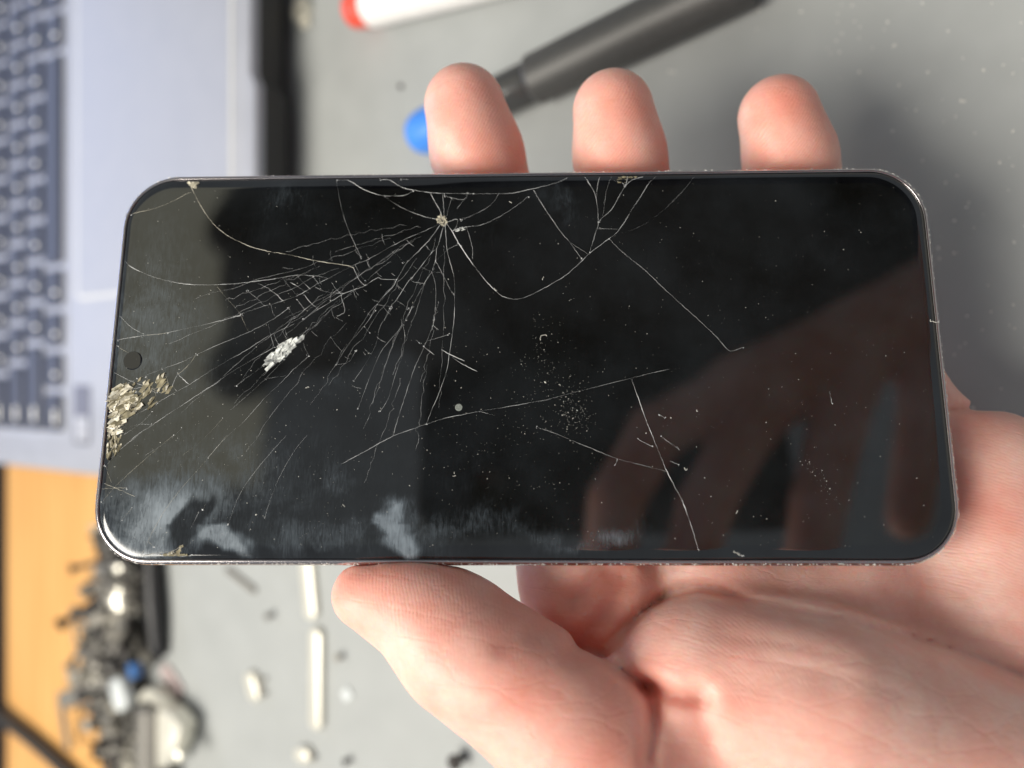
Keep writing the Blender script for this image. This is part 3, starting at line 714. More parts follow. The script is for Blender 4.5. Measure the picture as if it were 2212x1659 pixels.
# --- cracks, traced from enlarged views: (x0, y0, scale) of the view in photograph pixels, then polylines with a strength
M['crack'] = simple('fractured_glass_edge', (.76, .77, .78), .35, var=.25, scale=1500)
M['crack_warm'] = simple('fractured_glass_warm', (.62, .58, .48), .35, var=.3, scale=1500)
CR_DATA = [
 ((1050, 650, .3617), [
  (2.0, [(1880,580),(1850,480),(1800,390),(1745,285)]), (1.1, [(1890,560),(1890,440),(1875,295)]), (.8, [(1915,560),(1940,460),(1975,345)]),
  (1.3, [(1820,570),(1690,545),(1510,480),(1340,390),(1250,325)]),
  (1.5, [(740,85),(790,115),(870,155),(1000,235),(1130,290),(1250,318),(1380,318),(1480,308),(1560,262)]),
  (1.5, [(1215,95),(1300,145),(1390,200),(1480,240),(1620,265),(1750,283),(1870,290),(2000,292),(2212,296)]),
  (1.0, [(1425,85),(1425,130),(1400,180)]), (.7, [(1510,95),(1430,130)]), (.9, [(1890,315),(1980,340),(2110,355),(2150,290)]), (.9, [(2110,355),(2070,410),(2030,455)]),
  (.8, [(730,90),(745,230),(775,410),(815,560),(880,730),(940,860),(995,980)]),
  (1.1, [(1860,610),(1700,690),(1520,765),(1340,855),(1180,945),(1050,1015),(980,1040),(860,1095),(640,1210),(520,1270),(410,1340),(310,1395),(150,1450),(0,1500)]),
  (1.5, [(1850,630),(1790,720),(1700,830),(1520,1010),(1490,1040),(1380,1225),(1340,1300),(1200,1450),(1090,1640)]),
  (.8, [(1520,1010),(1460,1040)]), (.7, [(1330,915),(1400,975),(1460,1040)]), (.8, [(1690,845),(1755,925)]),
  (1.4, [(1885,640),(1850,780),(1815,880),(1755,935),(1640,1085),(1540,1210),(1500,1250),(1380,1440),(1320,1510),(1250,1655)]),
  (1.4, [(1815,880),(1800,1020),(1775,1095),(1760,1140),(1680,1260),(1610,1390),(1530,1560),(1485,1655)]),
  (1.3, [(1905,640),(1915,790),(1925,910),(1960,1040),(2000,1200),(2008,1390),(2005,1655)]),
  (.9, [(1800,1020),(1850,1110),(1920,1250),(1965,1340),(2008,1392)]), (.7, [(1760,1140),(1790,1230),(1805,1350),(1800,1500),(1785,1650)]),
  (2.1, [(1915,615),(1980,700),(2040,810),(2110,920),(2212,1070)]),
  (1.3, [(1925,600),(2033,572),(2025,650),(1985,705)]), (2.0, [(2000,690),(2060,668),(2130,652)]), (.9, [(2130,652),(2212,645)]), (1.0, [(2130,652),(2170,760),(2200,900),(2200,1000)]),
  (.7, [(2080,580),(2212,525)]), (.8, [(1640,1085),(1760,1135),(1850,1145)]), (.8, [(1540,1210),(1560,1245),(1680,1265)]), (.6, [(1380,1445),(1510,1535)]), (.6, [(1180,1495),(1320,1515)]),
  (.8, [(2040,845),(1930,900),(1810,1020)]), (1.3, [(1040,1290),(1110,1240),(1185,1200),(1215,1215),(1380,1225)]),
  (1.1, [(1040,1290),(900,1340),(790,1385),(640,1480),(530,1545),(370,1655)]), (1.0, [(905,1080),(980,1230),(1040,1290)]), (.8, [(930,1060),(1000,1190),(1045,1240)]), (.6, [(1055,1015),(1095,1110)]),
  (1.3, [(505,1305),(590,1345),(700,1365),(820,1370)]), (1.0, [(780,1400),(820,1560),(740,1620)]), (.7, [(910,1335),(950,1440)]),
  (1.2, [(300,1170),(360,1240),(450,1325)]), (1.0, [(150,1200),(230,1310),(310,1395)]), (1.4, [(230,1250),(300,1290),(380,1340),(430,1370)]), (1.5, [(380,1380),(440,1460),(540,1550)]),
  (1.2, [(310,1440),(390,1550)]), (1.1, [(480,1190),(530,1260),(565,1315)]), (1.1, [(0,1330),(80,1380),(150,1450)]),
  (1.0, [(50,1215),(140,1200),(300,1175),(450,1180),(560,1190),(640,1215)]), (.9, [(215,1530),(290,1650)]), (.7, [(40,1650),(215,1530)])]),
 ((350, 650, .3616), [
  (1.8, [(1055,110),(1085,190),(1120,270),(1210,440),(1330,610),(1480,740),(1700,850),(1900,910),(2074,940),(2200,965),(2400,1010),(2600,1045),(2780,1070),(2860,1100)]),
  (1.2, [(330,525),(500,500),(700,455),(900,375),(1040,300),(1100,280)]),
  (1.6, [(310,1025),(450,1085),(600,1160),(780,1220),(1000,1265),(1200,1280),(1400,1275),(1600,1265),(1790,1240),(2010,1215)]),
  (1.3, [(1360,1275),(1450,1390),(1550,1500),(1630,1600),(1665,1680),(1720,1790)]), (1.1, [(1700,1340),(1800,1420),(1890,1505)]), (1.0, [(1640,1590),(1760,1550),(1890,1505),(1950,1490)]), (1.0, [(1820,1265),(1950,1330),(2060,1430)])]),
 ((1800, 650, .4973), [
  (1.3, [(0,212),(200,215),(400,210),(520,185),(650,155),(760,125),(840,88)]), (1.0, [(0,415),(120,370),(205,325),(260,275),(298,215)]), (.9, [(40,468),(160,460),(300,395),(430,315),(530,235)]),
  (1.4, [(0,630),(90,760),(180,880),(250,955),(320,1015),(400,1040),(480,1035),(580,995),(700,930),(830,850),(955,740),(1015,680),(1160,570),(1220,525),(1290,430),(1340,345),(1410,240),(1480,130),(1530,30)]),
  (1.1, [(570,185),(640,300),(720,420),(790,520),(860,600),(955,735)]), (.8, [(860,600),(910,630),(1000,690)]),
  (1.3, [(975,60),(1000,120),(1060,240),(1080,440),(1065,500),(1035,600),(1010,680)]), (1.1, [(1090,40),(1075,150),(1065,240)]), (.9, [(1185,40),(1170,110),(1140,210),(1115,400)]),
  (1.3, [(1430,35),(1340,110),(1290,160),(1240,240),(1190,330),(1110,405),(1085,440)]), (1.8, [(1310,60),(1300,130),(1290,160)]), (.9, [(1200,110),(1270,130),(1290,160)]),
  (.7, [(1070,490),(1230,492)]), (.55, [(1225,525),(1330,505),(1440,455),(1560,370),(1680,260),(1780,150),(1830,80)]),
  (.7, [(1165,570),(1290,690),(1450,820),(1640,1000),(1850,1190),(2000,1330),(2110,1447),(2212,1420)])]),
 ((350, 1200, .3617), [
  (1.3, [(1640,80),(1400,150),(1000,240),(780,285),(600,305),(400,335),(230,355)]), (2.0, [(1640,90),(1560,105)]), (1.6, [(850,275),(740,292),(620,302)]),
  (1.0, [(2150,10),(1980,130),(1715,270),(1400,400),(1150,515),(1000,590),(830,650),(700,700),(500,780),(350,850)]),
  (1.5, [(1150,515),(1080,610),(1000,690),(950,720)]), (2.0, [(950,720),(1010,775),(1070,830)]), (1.5, [(950,720),(900,830),(900,860),(940,905)]),
  (1.0, [(2212,180),(1950,300),(1700,460),(1500,570),(1270,710),(1070,840),(870,950),(720,1040),(540,1140),(340,1250)]),
  (1.2, [(2000,430),(1840,520),(1530,700),(1340,840),(1250,890),(1000,1060),(870,1140),(680,1270),(500,1390),(330,1540),(200,1650)]),
  (.8, [(1880,630),(1700,760),(1580,850)]), (1.0, [(2212,660),(2050,830),(1900,970),(1760,1130),(1640,1260),(1480,1400),(1280,1620)]), (.7, [(2100,570),(1870,800),(1660,990),(1500,1130)]),
  (.9, [(1930,180),(1950,290),(1990,420)]), (.8, [(1990,290),(2035,400)]), (.6, [(1900,770),(2120,740)]),
  (1.0, [(285,95),(430,200),(590,300)]), (1.1, [(270,420),(350,455),(440,500)]), (1.1, [(235,705),(430,790),(600,860),(720,930)]), (1.0, [(510,770),(660,870),(780,930)]),
  (.9, [(420,890),(640,840),(830,720)]), (.9, [(500,920),(700,880),(870,830)]), (1.4, [(780,670),(820,730),(850,830),(860,900)]), (1.3, [(610,750),(690,870),(715,960),(720,1050)]),
  (.9, [(350,1320),(540,1265),(680,1270)]), (.9, [(380,1370),(540,1265),(680,1130)]), (.6, [(1440,1200),(1210,1440),(1000,1600)]), (.6, [(1000,1300),(870,1430),(600,1600)])]),
 ((350, 1700, .4747), [
  (.9, [(400,0),(240,130),(80,265)]), (1.0, [(690,0),(500,160),(330,310),(200,435),(60,560)]),
  (1.0, [(1130,0),(990,170),(840,340),(730,470),(600,650),(500,830),(440,960),(420,1030)]), (.8, [(1620,0),(1450,190),(1280,410),(1190,590),(1140,740)]), (.8, [(1790,0),(1690,120),(1570,330),(1500,500),(1440,680)]),
  (1.2, [(900,630),(830,770)]), (1.0, [(770,900),(740,990),(830,1030)]), (1.3, [(130,400),(250,450),(370,505)]), (1.0, [(80,440),(200,436),(300,432)]), (.9, [(110,250),(180,390)]),
  (.8, [(480,870),(530,920)]), (1.2, [(740,990),(640,960),(440,1000)]), (1.4, [(770,900),(690,950),(600,1030)]), (.7, [(960,560),(930,620)]), (.6, [(350,600),(260,700)])]),
 ((1150, 1200, .4521), [
  (1.2, [(1385,0),(1375,150),(1355,300),(1340,400),(1315,550),(1250,740),(1190,880),(1140,1010)]), (1.1, [(1220,0),(1205,130),(1160,250),(1100,390),(1045,510),(985,680),(930,850),(890,980),(850,1115)]),
  (1.0, [(1015,0),(945,150),(955,260),(930,420),(890,530),(850,660),(810,790),(740,900)]), (.8, [(945,150),(830,280),(740,400),(650,610),(590,770),(550,880)]), (.9, [(840,10),(745,160),(700,330),(600,510),(510,640)]),
  (.8, [(700,30),(600,165),(500,280),(410,380),(370,490)]), (.8, [(370,495),(465,475),(530,380)]), (.9, [(600,165),(655,225)]), (.8, [(310,255),(350,310),(410,380)]),
  (1.4, [(410,1355),(600,1250),(850,1115),(1000,1060),(1140,1010),(1320,955),(1600,900),(1900,850),(2212,795)]), (.9, [(1600,900),(1730,935)]), (.7, [(1140,295),(1330,235)]), (.8, [(1195,155),(1245,195)]),
  (1.2, [(1060,290),(1085,315)]), (1.3, [(1115,340),(1210,412)]), (1.5, [(1270,365),(1340,405),(1470,465)]), (1.4, [(1360,430),(1450,490),(1580,555)]), (1.4, [(120,425),(60,480),(0,530)])]),
 ((2100, 1350, .5426), [
  (.9, [(0,405),(350,315),(670,235),(810,200),(950,170)]), (1.5, [(675,235),(740,420),(790,560),(850,710),(920,880),(990,1020),(1050,1140),(1110,1310),(1160,1480)]),
  (.8, [(0,590),(120,630),(340,720),(560,810),(750,860),(940,910)]), (1.0, [(725,675),(830,730)]), (1.0, [(890,655),(1015,745)]), (1.0, [(880,500),(910,518)]), (1.0, [(950,830),(1020,860)]), (1.0, [(575,820),(562,855)]),
  (1.0, [(1440,1480),(1470,1520),(1480,1550)]), (1.0, [(2100,330),(2120,420)])]),
]
D2 = 2212.0 / 4000.0
cr = np.random.RandomState(3)
nodes_px = []
def ribbon(pts, ws, hs):
    """ridge of triangular section along pts on the glass"""
    pts = np.array(pts); t = np.gradient(pts, axis=0); t /= np.linalg.norm(t, axis=1)[:, None] + 1e-9
    nrm = np.column_stack([-t[:, 1], t[:, 0]])
    v = []; f = []
    for p, n_, w, h in zip(pts, nrm, ws, hs):
        v += [(*(p - n_ * w / 2), .003), (*p, .003 + h), (*(p + n_ * w / 2), .003)]
    for i in range(len(pts) - 1):
        a_ = i * 3
        f += [(a_, a_ + 3, a_ + 4, a_ + 1), (a_ + 1, a_ + 4, a_ + 5, a_ + 2)]
    return v, f
def inside(p, m_=1.7):
    hw, hh = PW / 2 - m_, PH / 2 - m_
    q = np.array([np.clip(p[0], -hw, hw), np.clip(p[1], -hh, hh)]); r = CR - m_
    c_ = np.array([hw - r, hh - r]); e = np.abs(q) - c_
    if e[0] > 0 and e[1] > 0 and np.hypot(*e) > r: q = np.sign(q) * (c_ + e / np.hypot(*e) * r)
    return q
for (x0, y0, s), lines in CR_DATA:
    for (wt, ln) in lines:
        pl = [inside(ph_local((x0 + a_ * s) * D2, (y0 + b_ * s) * D2)) for a_, b_ in ln]
        for a_, b_ in (ln[0], ln[-1]): nodes_px.append(inside(ph_local((x0 + a_ * s) * D2, (y0 + b_ * s) * D2)))
        q = catmull(pl, 9)
        q[1:-1] += cr.normal(0, .025, q[1:-1].shape)
        k = len(q)
        nz_ = np.interp(np.linspace(0, 1, k), np.linspace(0, 1, max(4, k // 4)), np.clip(cr.uniform(-.1, 1.75, max(4, k // 4)), .18, 2))
        ws = .029 * wt ** 1.4 * nz_ * cr.uniform(.85, 1.2, k); ws[0] *= .6; ws[-1] *= .5
        sx_ = (x0 + ln[0][0] * s) * D2
        mt = M['crack_warm'] if sx_ < 520 and cr.rand() < .5 else M['crack']
        v, f = ribbon(q, ws, ws * .45)
        mesh_obj('crack', v, f, mt, glass)
ff = np.random.RandomState(41)
imp = np.array([957., 476.])
for i in range(24):
    tgt = np.array([243., 690.]) + (np.array([600., 1175.]) - np.array([243., 690.])) * ff.rand() if i < 17 else np.array([ff.uniform(560, 960), ff.uniform(1000, 1160)])
    t0 = ff.uniform(.06, .55); t1 = min(1, t0 + ff.uniform(.25, .6)); bow = np.array([-(tgt - imp)[1], (tgt - imp)[0]]) * ff.normal(0, .03)
    q = np.array([ph_local(*(imp + (tgt - imp) * t + bow * math.sin(math.pi * t) + ff.normal(0, 2.0, 2))) for t in np.linspace(t0, t1, 22)])
    q = np.array([inside(p) for p in q]); ws = .017 * np.clip(ff.uniform(.1, 1.6, 22), .3, 2)
    v, f = ribbon(q, ws, ws * .45); mesh_obj('crack', v, f, M['crack'], glass)
for i in range(36):                              # short links across the fan
    t = ff.uniform(.12, .62); tgt = np.array([243., 690.]) + np.array([357., 485.]) * ff.rand(); c0 = imp + (tgt - imp) * t
    a_ = math.atan2(*(tgt - imp)[::-1]) + math.pi / 2 + ff.normal(0, .35); ln_ = ff.uniform(8, 30)
    q = catmull([inside(ph_local(*(c0 + np.array([math.cos(a_ + b_), math.sin(a_ + b_)]) * ln_ * k_))) for k_, b_ in ((-.5, 0), (0, .1), (.5, .25))], 4)
    ws = .018 * ff.uniform(.4, 1.6, len(q)); v, f = ribbon(q, ws, ws * .45); mesh_obj('crack', v, f, M['crack'], glass)
# small bright chips where cracks meet, and the star of the main impact
def shard_cluster(name, poly_px, n, size, hgt, mat, seed, par, ang=None):
    """crushed glass: many small tilted facets inside an outline given in photograph pixels"""
    r_ = np.random.RandomState(seed); P_ = np.array(poly_px, float)
    lo, hi = P_.min(0), P_.max(0); bm = MB(); made = 0
    def inp(p):
        c_ = False
        for (x1, y1), (x2, y2) in zip(P_, np.roll(P_, -1, axis=0)):
            if (y1 > p[1]) != (y2 > p[1]) and p[0] < (x2 - x1) * (p[1] - y1) / (y2 - y1) + x1: c_ = not c_
        return c_
    while made < n:
        p = r_.uniform(lo, hi)
        if not inp(p): continue
        made += 1
        c_ = inside(ph_local(*(p * D2)), 1.5 + size * .9); a0 = r_.uniform(0, 6.28); k = r_.randint(3, 6); sz = size * r_.uniform(.4, 1.3)
        tilt = r_.normal(0, .22, 2); base = r_.uniform(.02, hgt)
        ring = []
        for j in range(k):
            a_ = a0 + 2 * math.pi * j / k + r_.uniform(-.3, .3); rr_ = sz * r_.uniform(.75, 1.1)
            dx, dy = rr_ * math.cos(a_), rr_ * math.sin(a_) * .6
            if ang is not None: dx, dy = (dx * 1.35 * math.cos(ang) - dy * .75 * math.sin(ang), dx * 1.35 * math.sin(ang) + dy * .75 * math.cos(ang))
            ring.append((c_[0] + dx, c_[1] + dy, max(.004, base + tilt[0] * dx + tilt[1] * dy)))
        low = [(x_ * 1.0, y_, .002) for x_, y_, _ in ring]
        bm.rings([low, ring], False, True)
    return bm.build(name, mat, par)
bm = MB(); ck = np.random.RandomState(17)
for p in nodes_px:
    if ck.rand() < .45: continue
    for k in range(ck.randint(1, 4)):
        c_ = p + ck.normal(0, .12, 2); a0 = ck.uniform(0, 6.28); sz = ck.uniform(.05, .17); h_ = ck.uniform(.02, .07)
        ring = [(c_[0] + sz * math.cos(a0 + j * 2.1) * ck.uniform(.5, 1.3), c_[1] + sz * math.sin(a0 + j * 2.1) * ck.uniform(.4, 1), h_ * ck.uniform(.5, 1)) for j in range(3)]
        bm.rings([[(x_, y_, .002) for x_, y_, _ in ring], ring], False, True)
tag(bm.build('glass_chips', M['crack'], glass), kind='stuff')
def SP(x0, y0, s, pts): return [(x0 + a_ * s, y0 + b_ * s) for a_, b_ in pts]
M['crush_cream'] = simple('crushed_glass_cream', (.56, .52, .41), .35, var=.5, scale=1300)
M['crush_white'] = simple('crushed_glass_white', (.62, .64, .62), .25, var=.5, scale=1500)
M['crush_pale'] = simple('crushed_glass_pale', (.74, .71, .60), .3, var=.35, scale=900)
M['crush_olive'] = simple('crushed_glass_olive', (.26, .23, .15), .25, var=.5, scale=700)
DR = (350, 1200, .3617)
shard_cluster('crushed_glass', SP(*DR, [(1910,590),(1960,510),(2040,430),(2130,370),(2250,345),(2300,335),(2180,480),(2100,560),(2010,590),(1950,655)]), 80, .8, .34, M['crush_white'], 1, glass, .75)
ZA = [(180,890),(270,870),(360,850),(550,960),(500,1040),(540,1080),(510,1130),(330,1260),(180,1250),(165,1100)]
ZB = [(150,1250),(330,1265),(350,1350),(300,1380),(160,1370)]
ZC = [(360,850),(600,750),(760,680),(820,760),(860,900),(720,960),(700,1060),(560,1130),(500,1040),(550,960)]
ZD = [(150,1380),(340,1380),(355,1500),(280,1590),(120,1620)]
for (zone, n_, sz_, h_, mt_, sd_, an_) in ((ZA, 70, 1.0, .05, 'crush_olive', 31, .5), (ZA, 62, 1.1, .12, 'crush_cream', 2, .55), (ZA, 22, .8, .16, 'crush_pale', 32, .7), (ZB, 26, .8, .10, 'crush_cream', 3, .4), (ZB, 12, .6, .14, 'crush_pale', 33, .2),
                                           (ZC, 26, .9, .05, 'crush_olive', 5, .9), (ZC, 9, .6, .05, 'crush_cream', 35, 1.2), (ZD, 40, .55, .10, 'crush_olive', 4, 1.4), (ZD, 14, .4, .12, 'crush_cream', 34, 1.4)):
    shard_cluster('crushed_glass', SP(*DR, zone), n_, sz_, h_, M[mt_], sd_, glass, an_)
shard_cluster('crushed_glass', SP(1050, 650, .3617, [(1810,560),(1850,520),(1910,540),(1930,600),(1900,650),(1850,640),(1820,610)]), 85, .22, .14, M['crush_cream'], 6, glass)
shard_cluster('crushed_glass', SP(1050, 650, .3617, [(2010,690),(2060,665),(2130,650),(2120,680),(2030,715)]), 26, .2, .08, M['crush_white'], 7, glass)
shard_cluster('crushed_glass', SP(350, 1700, .4747, [(770,900),(740,990),(830,1030),(700,1020),(560,1030),(640,970),(700,950)]), 46, .4, .07, M['crush_olive'], 8, glass)
shard_cluster('crushed_glass', SP(350, 650, .3616, [(1055,110),(1200,120),(1160,180),(1130,250),(1085,190)]), 30, .45, .1, M['crush_cream'], 9, glass)
shard_cluster('crushed_glass', SP(1800, 650, .4973, [(1280,50),(1420,50),(1330,115),(1290,150),(1210,115)]), 26, .3, .08, M['crush_olive'], 10, glass)

# dust, lint and scuffs on the phone
bm = MB(); dd = np.random.RandomState(8)
def speck(x, y, s, a_, el):
    q = np.array([x, y]); d1 = np.array([math.cos(a_), math.sin(a_)]) * s * el; d2 = np.array([-math.sin(a_), math.cos(a_)]) * s
    bm.add([(*(q + d1), .003), (*(q + d2), .003), (*(q - d1), .003), (*(q - d2), .003), (*q, .003 + s * .5)], [(0, 1, 4), (1, 2, 4), (2, 3, 4), (3, 0, 4)])
for i in range(2300):
    if i < 900: u, v = dd.uniform(210, 2060), dd.uniform(390, 1205)
    elif i < 1400:
        if i % 2: continue
        u, v = dd.normal(1080, 110), dd.normal(900, 110)
    elif i < 1600: u, v = dd.normal(1235, 26), dd.normal(890, 40)
    elif i < 1800:
        if i % 2: continue
        u, v = dd.normal(1175, 22), dd.normal(770, 50)
    elif i < 2100: u, v = dd.uniform(210, 800), dd.uniform(600, 1200)
    else:
        if i % 4: continue
        t_ = dd.rand() * 1.3; u, v = 1735 + 55 * t_ + dd.normal(0, 6), 985 + 75 * t_ + dd.normal(0, 9)
    p = ph_local(u, v)
    if abs(p[0]) > PW / 2 - 3 or abs(p[1]) > PH / 2 - 3: continue
    s = .022 + .05 * dd.rand() ** 6
    if dd.rand() < .02: s *= 2.2
    speck(p[0], p[1], s, dd.uniform(0, 3.14), dd.uniform(1, 2.2))
tag(bm.build('dust', M['dust'], glass), kind='stuff')
for (u, v, n_, sz) in ((1168, 735, 7, .9), (1172, 605, 4, .55), (1068, 622, 4, .6), (1100, 435, 4, .45), (668, 837, 5, .6), (985, 1028, 4, .45), (982, 1020, 3, .3), (1505, 885, 3, .5), (1478, 1010, 4, .7), (1590, 1110, 4, .5), (2010, 690, 5, 1.2), (1210, 832, 3, .35), (745, 1095, 4, .5), (1598, 1200, 5, .9)):
    p = ph_local(u, v); q = [p]; a_ = dd.uniform(0, 6.28)
    for k in range(n_): a_ += dd.normal(0, .8); q.append(q[-1] + np.array([math.cos(a_), math.sin(a_)]) * sz / 3)
    q = catmull(q, 4)
    v_, f_ = ribbon(q, np.full(len(q), .085), np.full(len(q), .06)); mesh_obj('lint', v_, f_, M['dust'], glass)
# pale round spot
p = ph_local(991, 880); bm2 = MB(); bm2.lathe((p[0], p[1], .003), (0, 0, 1), [(0, .66), (.02, .62)], 20)
M['spot'] = simple('dried_drop', (.20, .22, .20), .6, var=.4, scale=4000); bm2.build('dried_drop', M['spot'], glass)
# worn paint along the rim
bm = MB(); sc_ = np.random.RandomState(21)
per = np.array(ph_ring(.30, -.62, 40))[:, :2]; per = np.vstack([per, per[:1]])
cum = np.concatenate([[0], np.cumsum(np.hypot(*np.diff(per, axis=0).T))])
def on_rim(t): return np.array([np.interp(t, cum, per[:, 0]), np.interp(t, cum, per[:, 1])])
for i in range(900):
    t = sc_.uniform(0, cum[-1]); p = on_rim(t); tg = on_rim((t + .3) % cum[-1]) - p; tg /= np.hypot(*tg) + 1e-9; nn_ = np.array([tg[1], -tg[0]])
    cornerish = abs(p[0]) > PW / 2 - 9 and abs(p[1]) > PH / 2 - 9
    if p[1] > 0 and not cornerish and sc_.rand() < .6: continue
    if p[1] < -PH / 2 + 3 and sc_.rand() < .15: ln_ = sc_.uniform(.4, 1.6)
    else: ln_ = sc_.uniform(.08, .45) * (1.8 if cornerish else 1)
    w_ = sc_.uniform(.04, .13); off = sc_.uniform(-.12, .16); zz = -.60 - off * 1.0
    q = p + nn_ * off
    bm.add([(*(q - tg * ln_ / 2), zz), (*(q + nn_ * w_), zz + .0), (*(q + tg * ln_ / 2), zz), (*(q - nn_ * w_), zz + .08), (*(q), zz + .13)], [(0, 1, 4), (1, 2, 4), (2, 3, 4), (3, 0, 4)])
M['scuff'] = simple('bare_scratched_metal', (.66, .65, .62), .4, metal=.2, var=.25, scale=1500)
tag(bm.build('scuffs', M['scuff'], phone), kind='stuff')
# ------------------------------------------------------------------ the hand that holds the phone
# one continuous surface grown from tapered limbs that blend into each other (camera frame, mm)
def smin(a, b, k):
    h = np.clip(.5 + .5 * (b - a) / k, 0, 1)
    return b + (a - b) * h - k * h * (1 - h)
def smax(a, b, k): return -smin(-a, -b, k)
class Field:
    def __init__(s, lo, hi, step):
        s.lo = np.array(lo, np.float32); s.step = step
        s.n = (np.ceil((np.array(hi) - np.array(lo)) / step)).astype(int) + 1
        ax_ = [s.lo[i] + step * np.arange(s.n[i], dtype=np.float32) for i in range(3)]
        s.X, s.Y, s.Z = np.meshgrid(*ax_, indexing='ij')
    def cone(s, a, b, ra, rb, sq=None):
        a = np.array(a, np.float32); b = np.array(b, np.float32); ab = b - a
        X, Y, Z = s.X - a[0], s.Y - a[1], s.Z - a[2]
        t = np.clip((X * ab[0] + Y * ab[1] + Z * ab[2]) / (ab @ ab), 0, 1)
        dx, dy, dz = X - t * ab[0], Y - t * ab[1], Z - t * ab[2]
        return np.sqrt(dx * dx + dy * dy + dz * dz) - (ra + (rb - ra) * t)
    def ball(s, c, r, sc=(1, 1, 1)):
        return (np.sqrt(((s.X - c[0]) / sc[0]) ** 2 + ((s.Y - c[1]) / sc[1]) ** 2 + ((s.Z - c[2]) / sc[2]) ** 2) - r) * min(sc)
    def chain(s, pts, k=2.0):
        d = None
        for (a, ra), (b, rb) in zip(pts[:-1], pts[1:]):
            e = s.cone(a, b, ra, rb); d = e if d is None else smin(d, e, k)
        return d
def surface_nets(D, lo, step):
    """quad mesh of the zero level of D"""
    D = D.copy()
    for ax_ in range(3):
        sl = [slice(None)] * 3
        for e in (0, -1):
            sl[ax_] = e; D[tuple(sl)] = np.maximum(D[tuple(sl)], .3)
    s = D < 0
    nx, ny, nz = D.shape
    cs = np.zeros((nx - 1, ny - 1, nz - 1), np.uint8)
    offs = [(i, j, k) for i in (0, 1) for j in (0, 1) for k in (0, 1)]
    for (i, j, k) in offs: cs += s[i:nx - 1 + i, j:ny - 1 + j, k:nz - 1 + k]
    act = (cs > 0) & (cs < 8)
    ids = np.full(act.shape, -1, np.int64); ci = np.argwhere(act); ids[act] = np.arange(len(ci))
    acc = np.zeros((len(ci), 3)); cnt = np.zeros(len(ci))
    edges = [(a, b) for a in range(8) for b in range(a + 1, 8) if sum(abs(x - y) for x, y in zip(offs[a], offs[b])) == 1]
    val = [D[ci[:, 0] + o_[0], ci[:, 1] + o_[1], ci[:, 2] + o_[2]] for o_ in offs]
    for a, b in edges:
        va, vb = val[a], val[b]; m = (va < 0) != (vb < 0)
        t = np.where(m, va / np.where(m, va - vb, 1), 0)
        p = np.array(offs[a]) + t[:, None] * (np.array(offs[b]) - np.array(offs[a]))
        acc[m] += p[m]; cnt[m] += 1
    V = (ci + acc / cnt[:, None]) * step + np.array(lo)
    Fs = []
    for ax_ in range(3):
        u_, w_ = (ax_ + 1) % 3, (ax_ + 2) % 3
        sl0 = [slice(None)] * 3; sl1 = [slice(None)] * 3
        sl0[ax_] = slice(0, -1); sl1[ax_] = slice(1, None)
        ch = s[tuple(sl0)] != s[tuple(sl1)]
        e = np.argwhere(ch); e = e[(e[:, u_] > 0) & (e[:, w_] > 0) & (e[:, u_] < D.shape[u_] - 1) & (e[:, w_] < D.shape[w_] - 1)]
        q = []
        for (du, dw) in ((0, 0), (-1, 0), (-1, -1), (0, -1)):
            c_ = e.copy(); c_[:, u_] += du; c_[:, w_] += dw; q.append(ids[c_[:, 0], c_[:, 1], c_[:, 2]])
        q = np.stack(q, 1); ins = s[e[:, 0], e[:, 1], e[:, 2]]
        q[~ins] = q[~ins][:, ::-1]
        Fs.append(q)
    Fs = np.vstack(Fs); Fs = Fs[(Fs >= 0).all(1)]
    return V, Fs
def relax(V, Fs, it=2, lam=.5):
    E_ = np.vstack([Fs[:, [0, 1]], Fs[:, [1, 2]], Fs[:, [2, 3]], Fs[:, [3, 0]]])
    for _ in range(it):
        acc = np.zeros_like(V); c_ = np.zeros(len(V))
        for a, b in ((0, 1), (1, 0)):
            for d in range(3): acc[:, d] += np.bincount(E_[:, a], V[E_[:, b], d], len(V))
            c_ += np.bincount(E_[:, a], minlength=len(V))
        V = V + lam * (acc / np.maximum(c_, 1)[:, None] - V)
    return V
def fast_mesh(name, V, Fs, mat):
    me = bpy.data.meshes.new(name)
    me.vertices.add(len(V)); me.vertices.foreach_set('co', (V * MM).astype(np.float32).ravel())
    me.loops.add(len(Fs) * 4); me.loops.foreach_set('vertex_index', Fs.astype(np.int32).ravel())
    me.polygons.add(len(Fs)); me.polygons.foreach_set('loop_start', np.arange(0, len(Fs) * 4, 4, dtype=np.int32))
    me.update(calc_edges=True)
    me.polygons.foreach_set('use_smooth', np.ones(len(Fs), bool))
    me.materials.append(mat); me.validate()
    return me

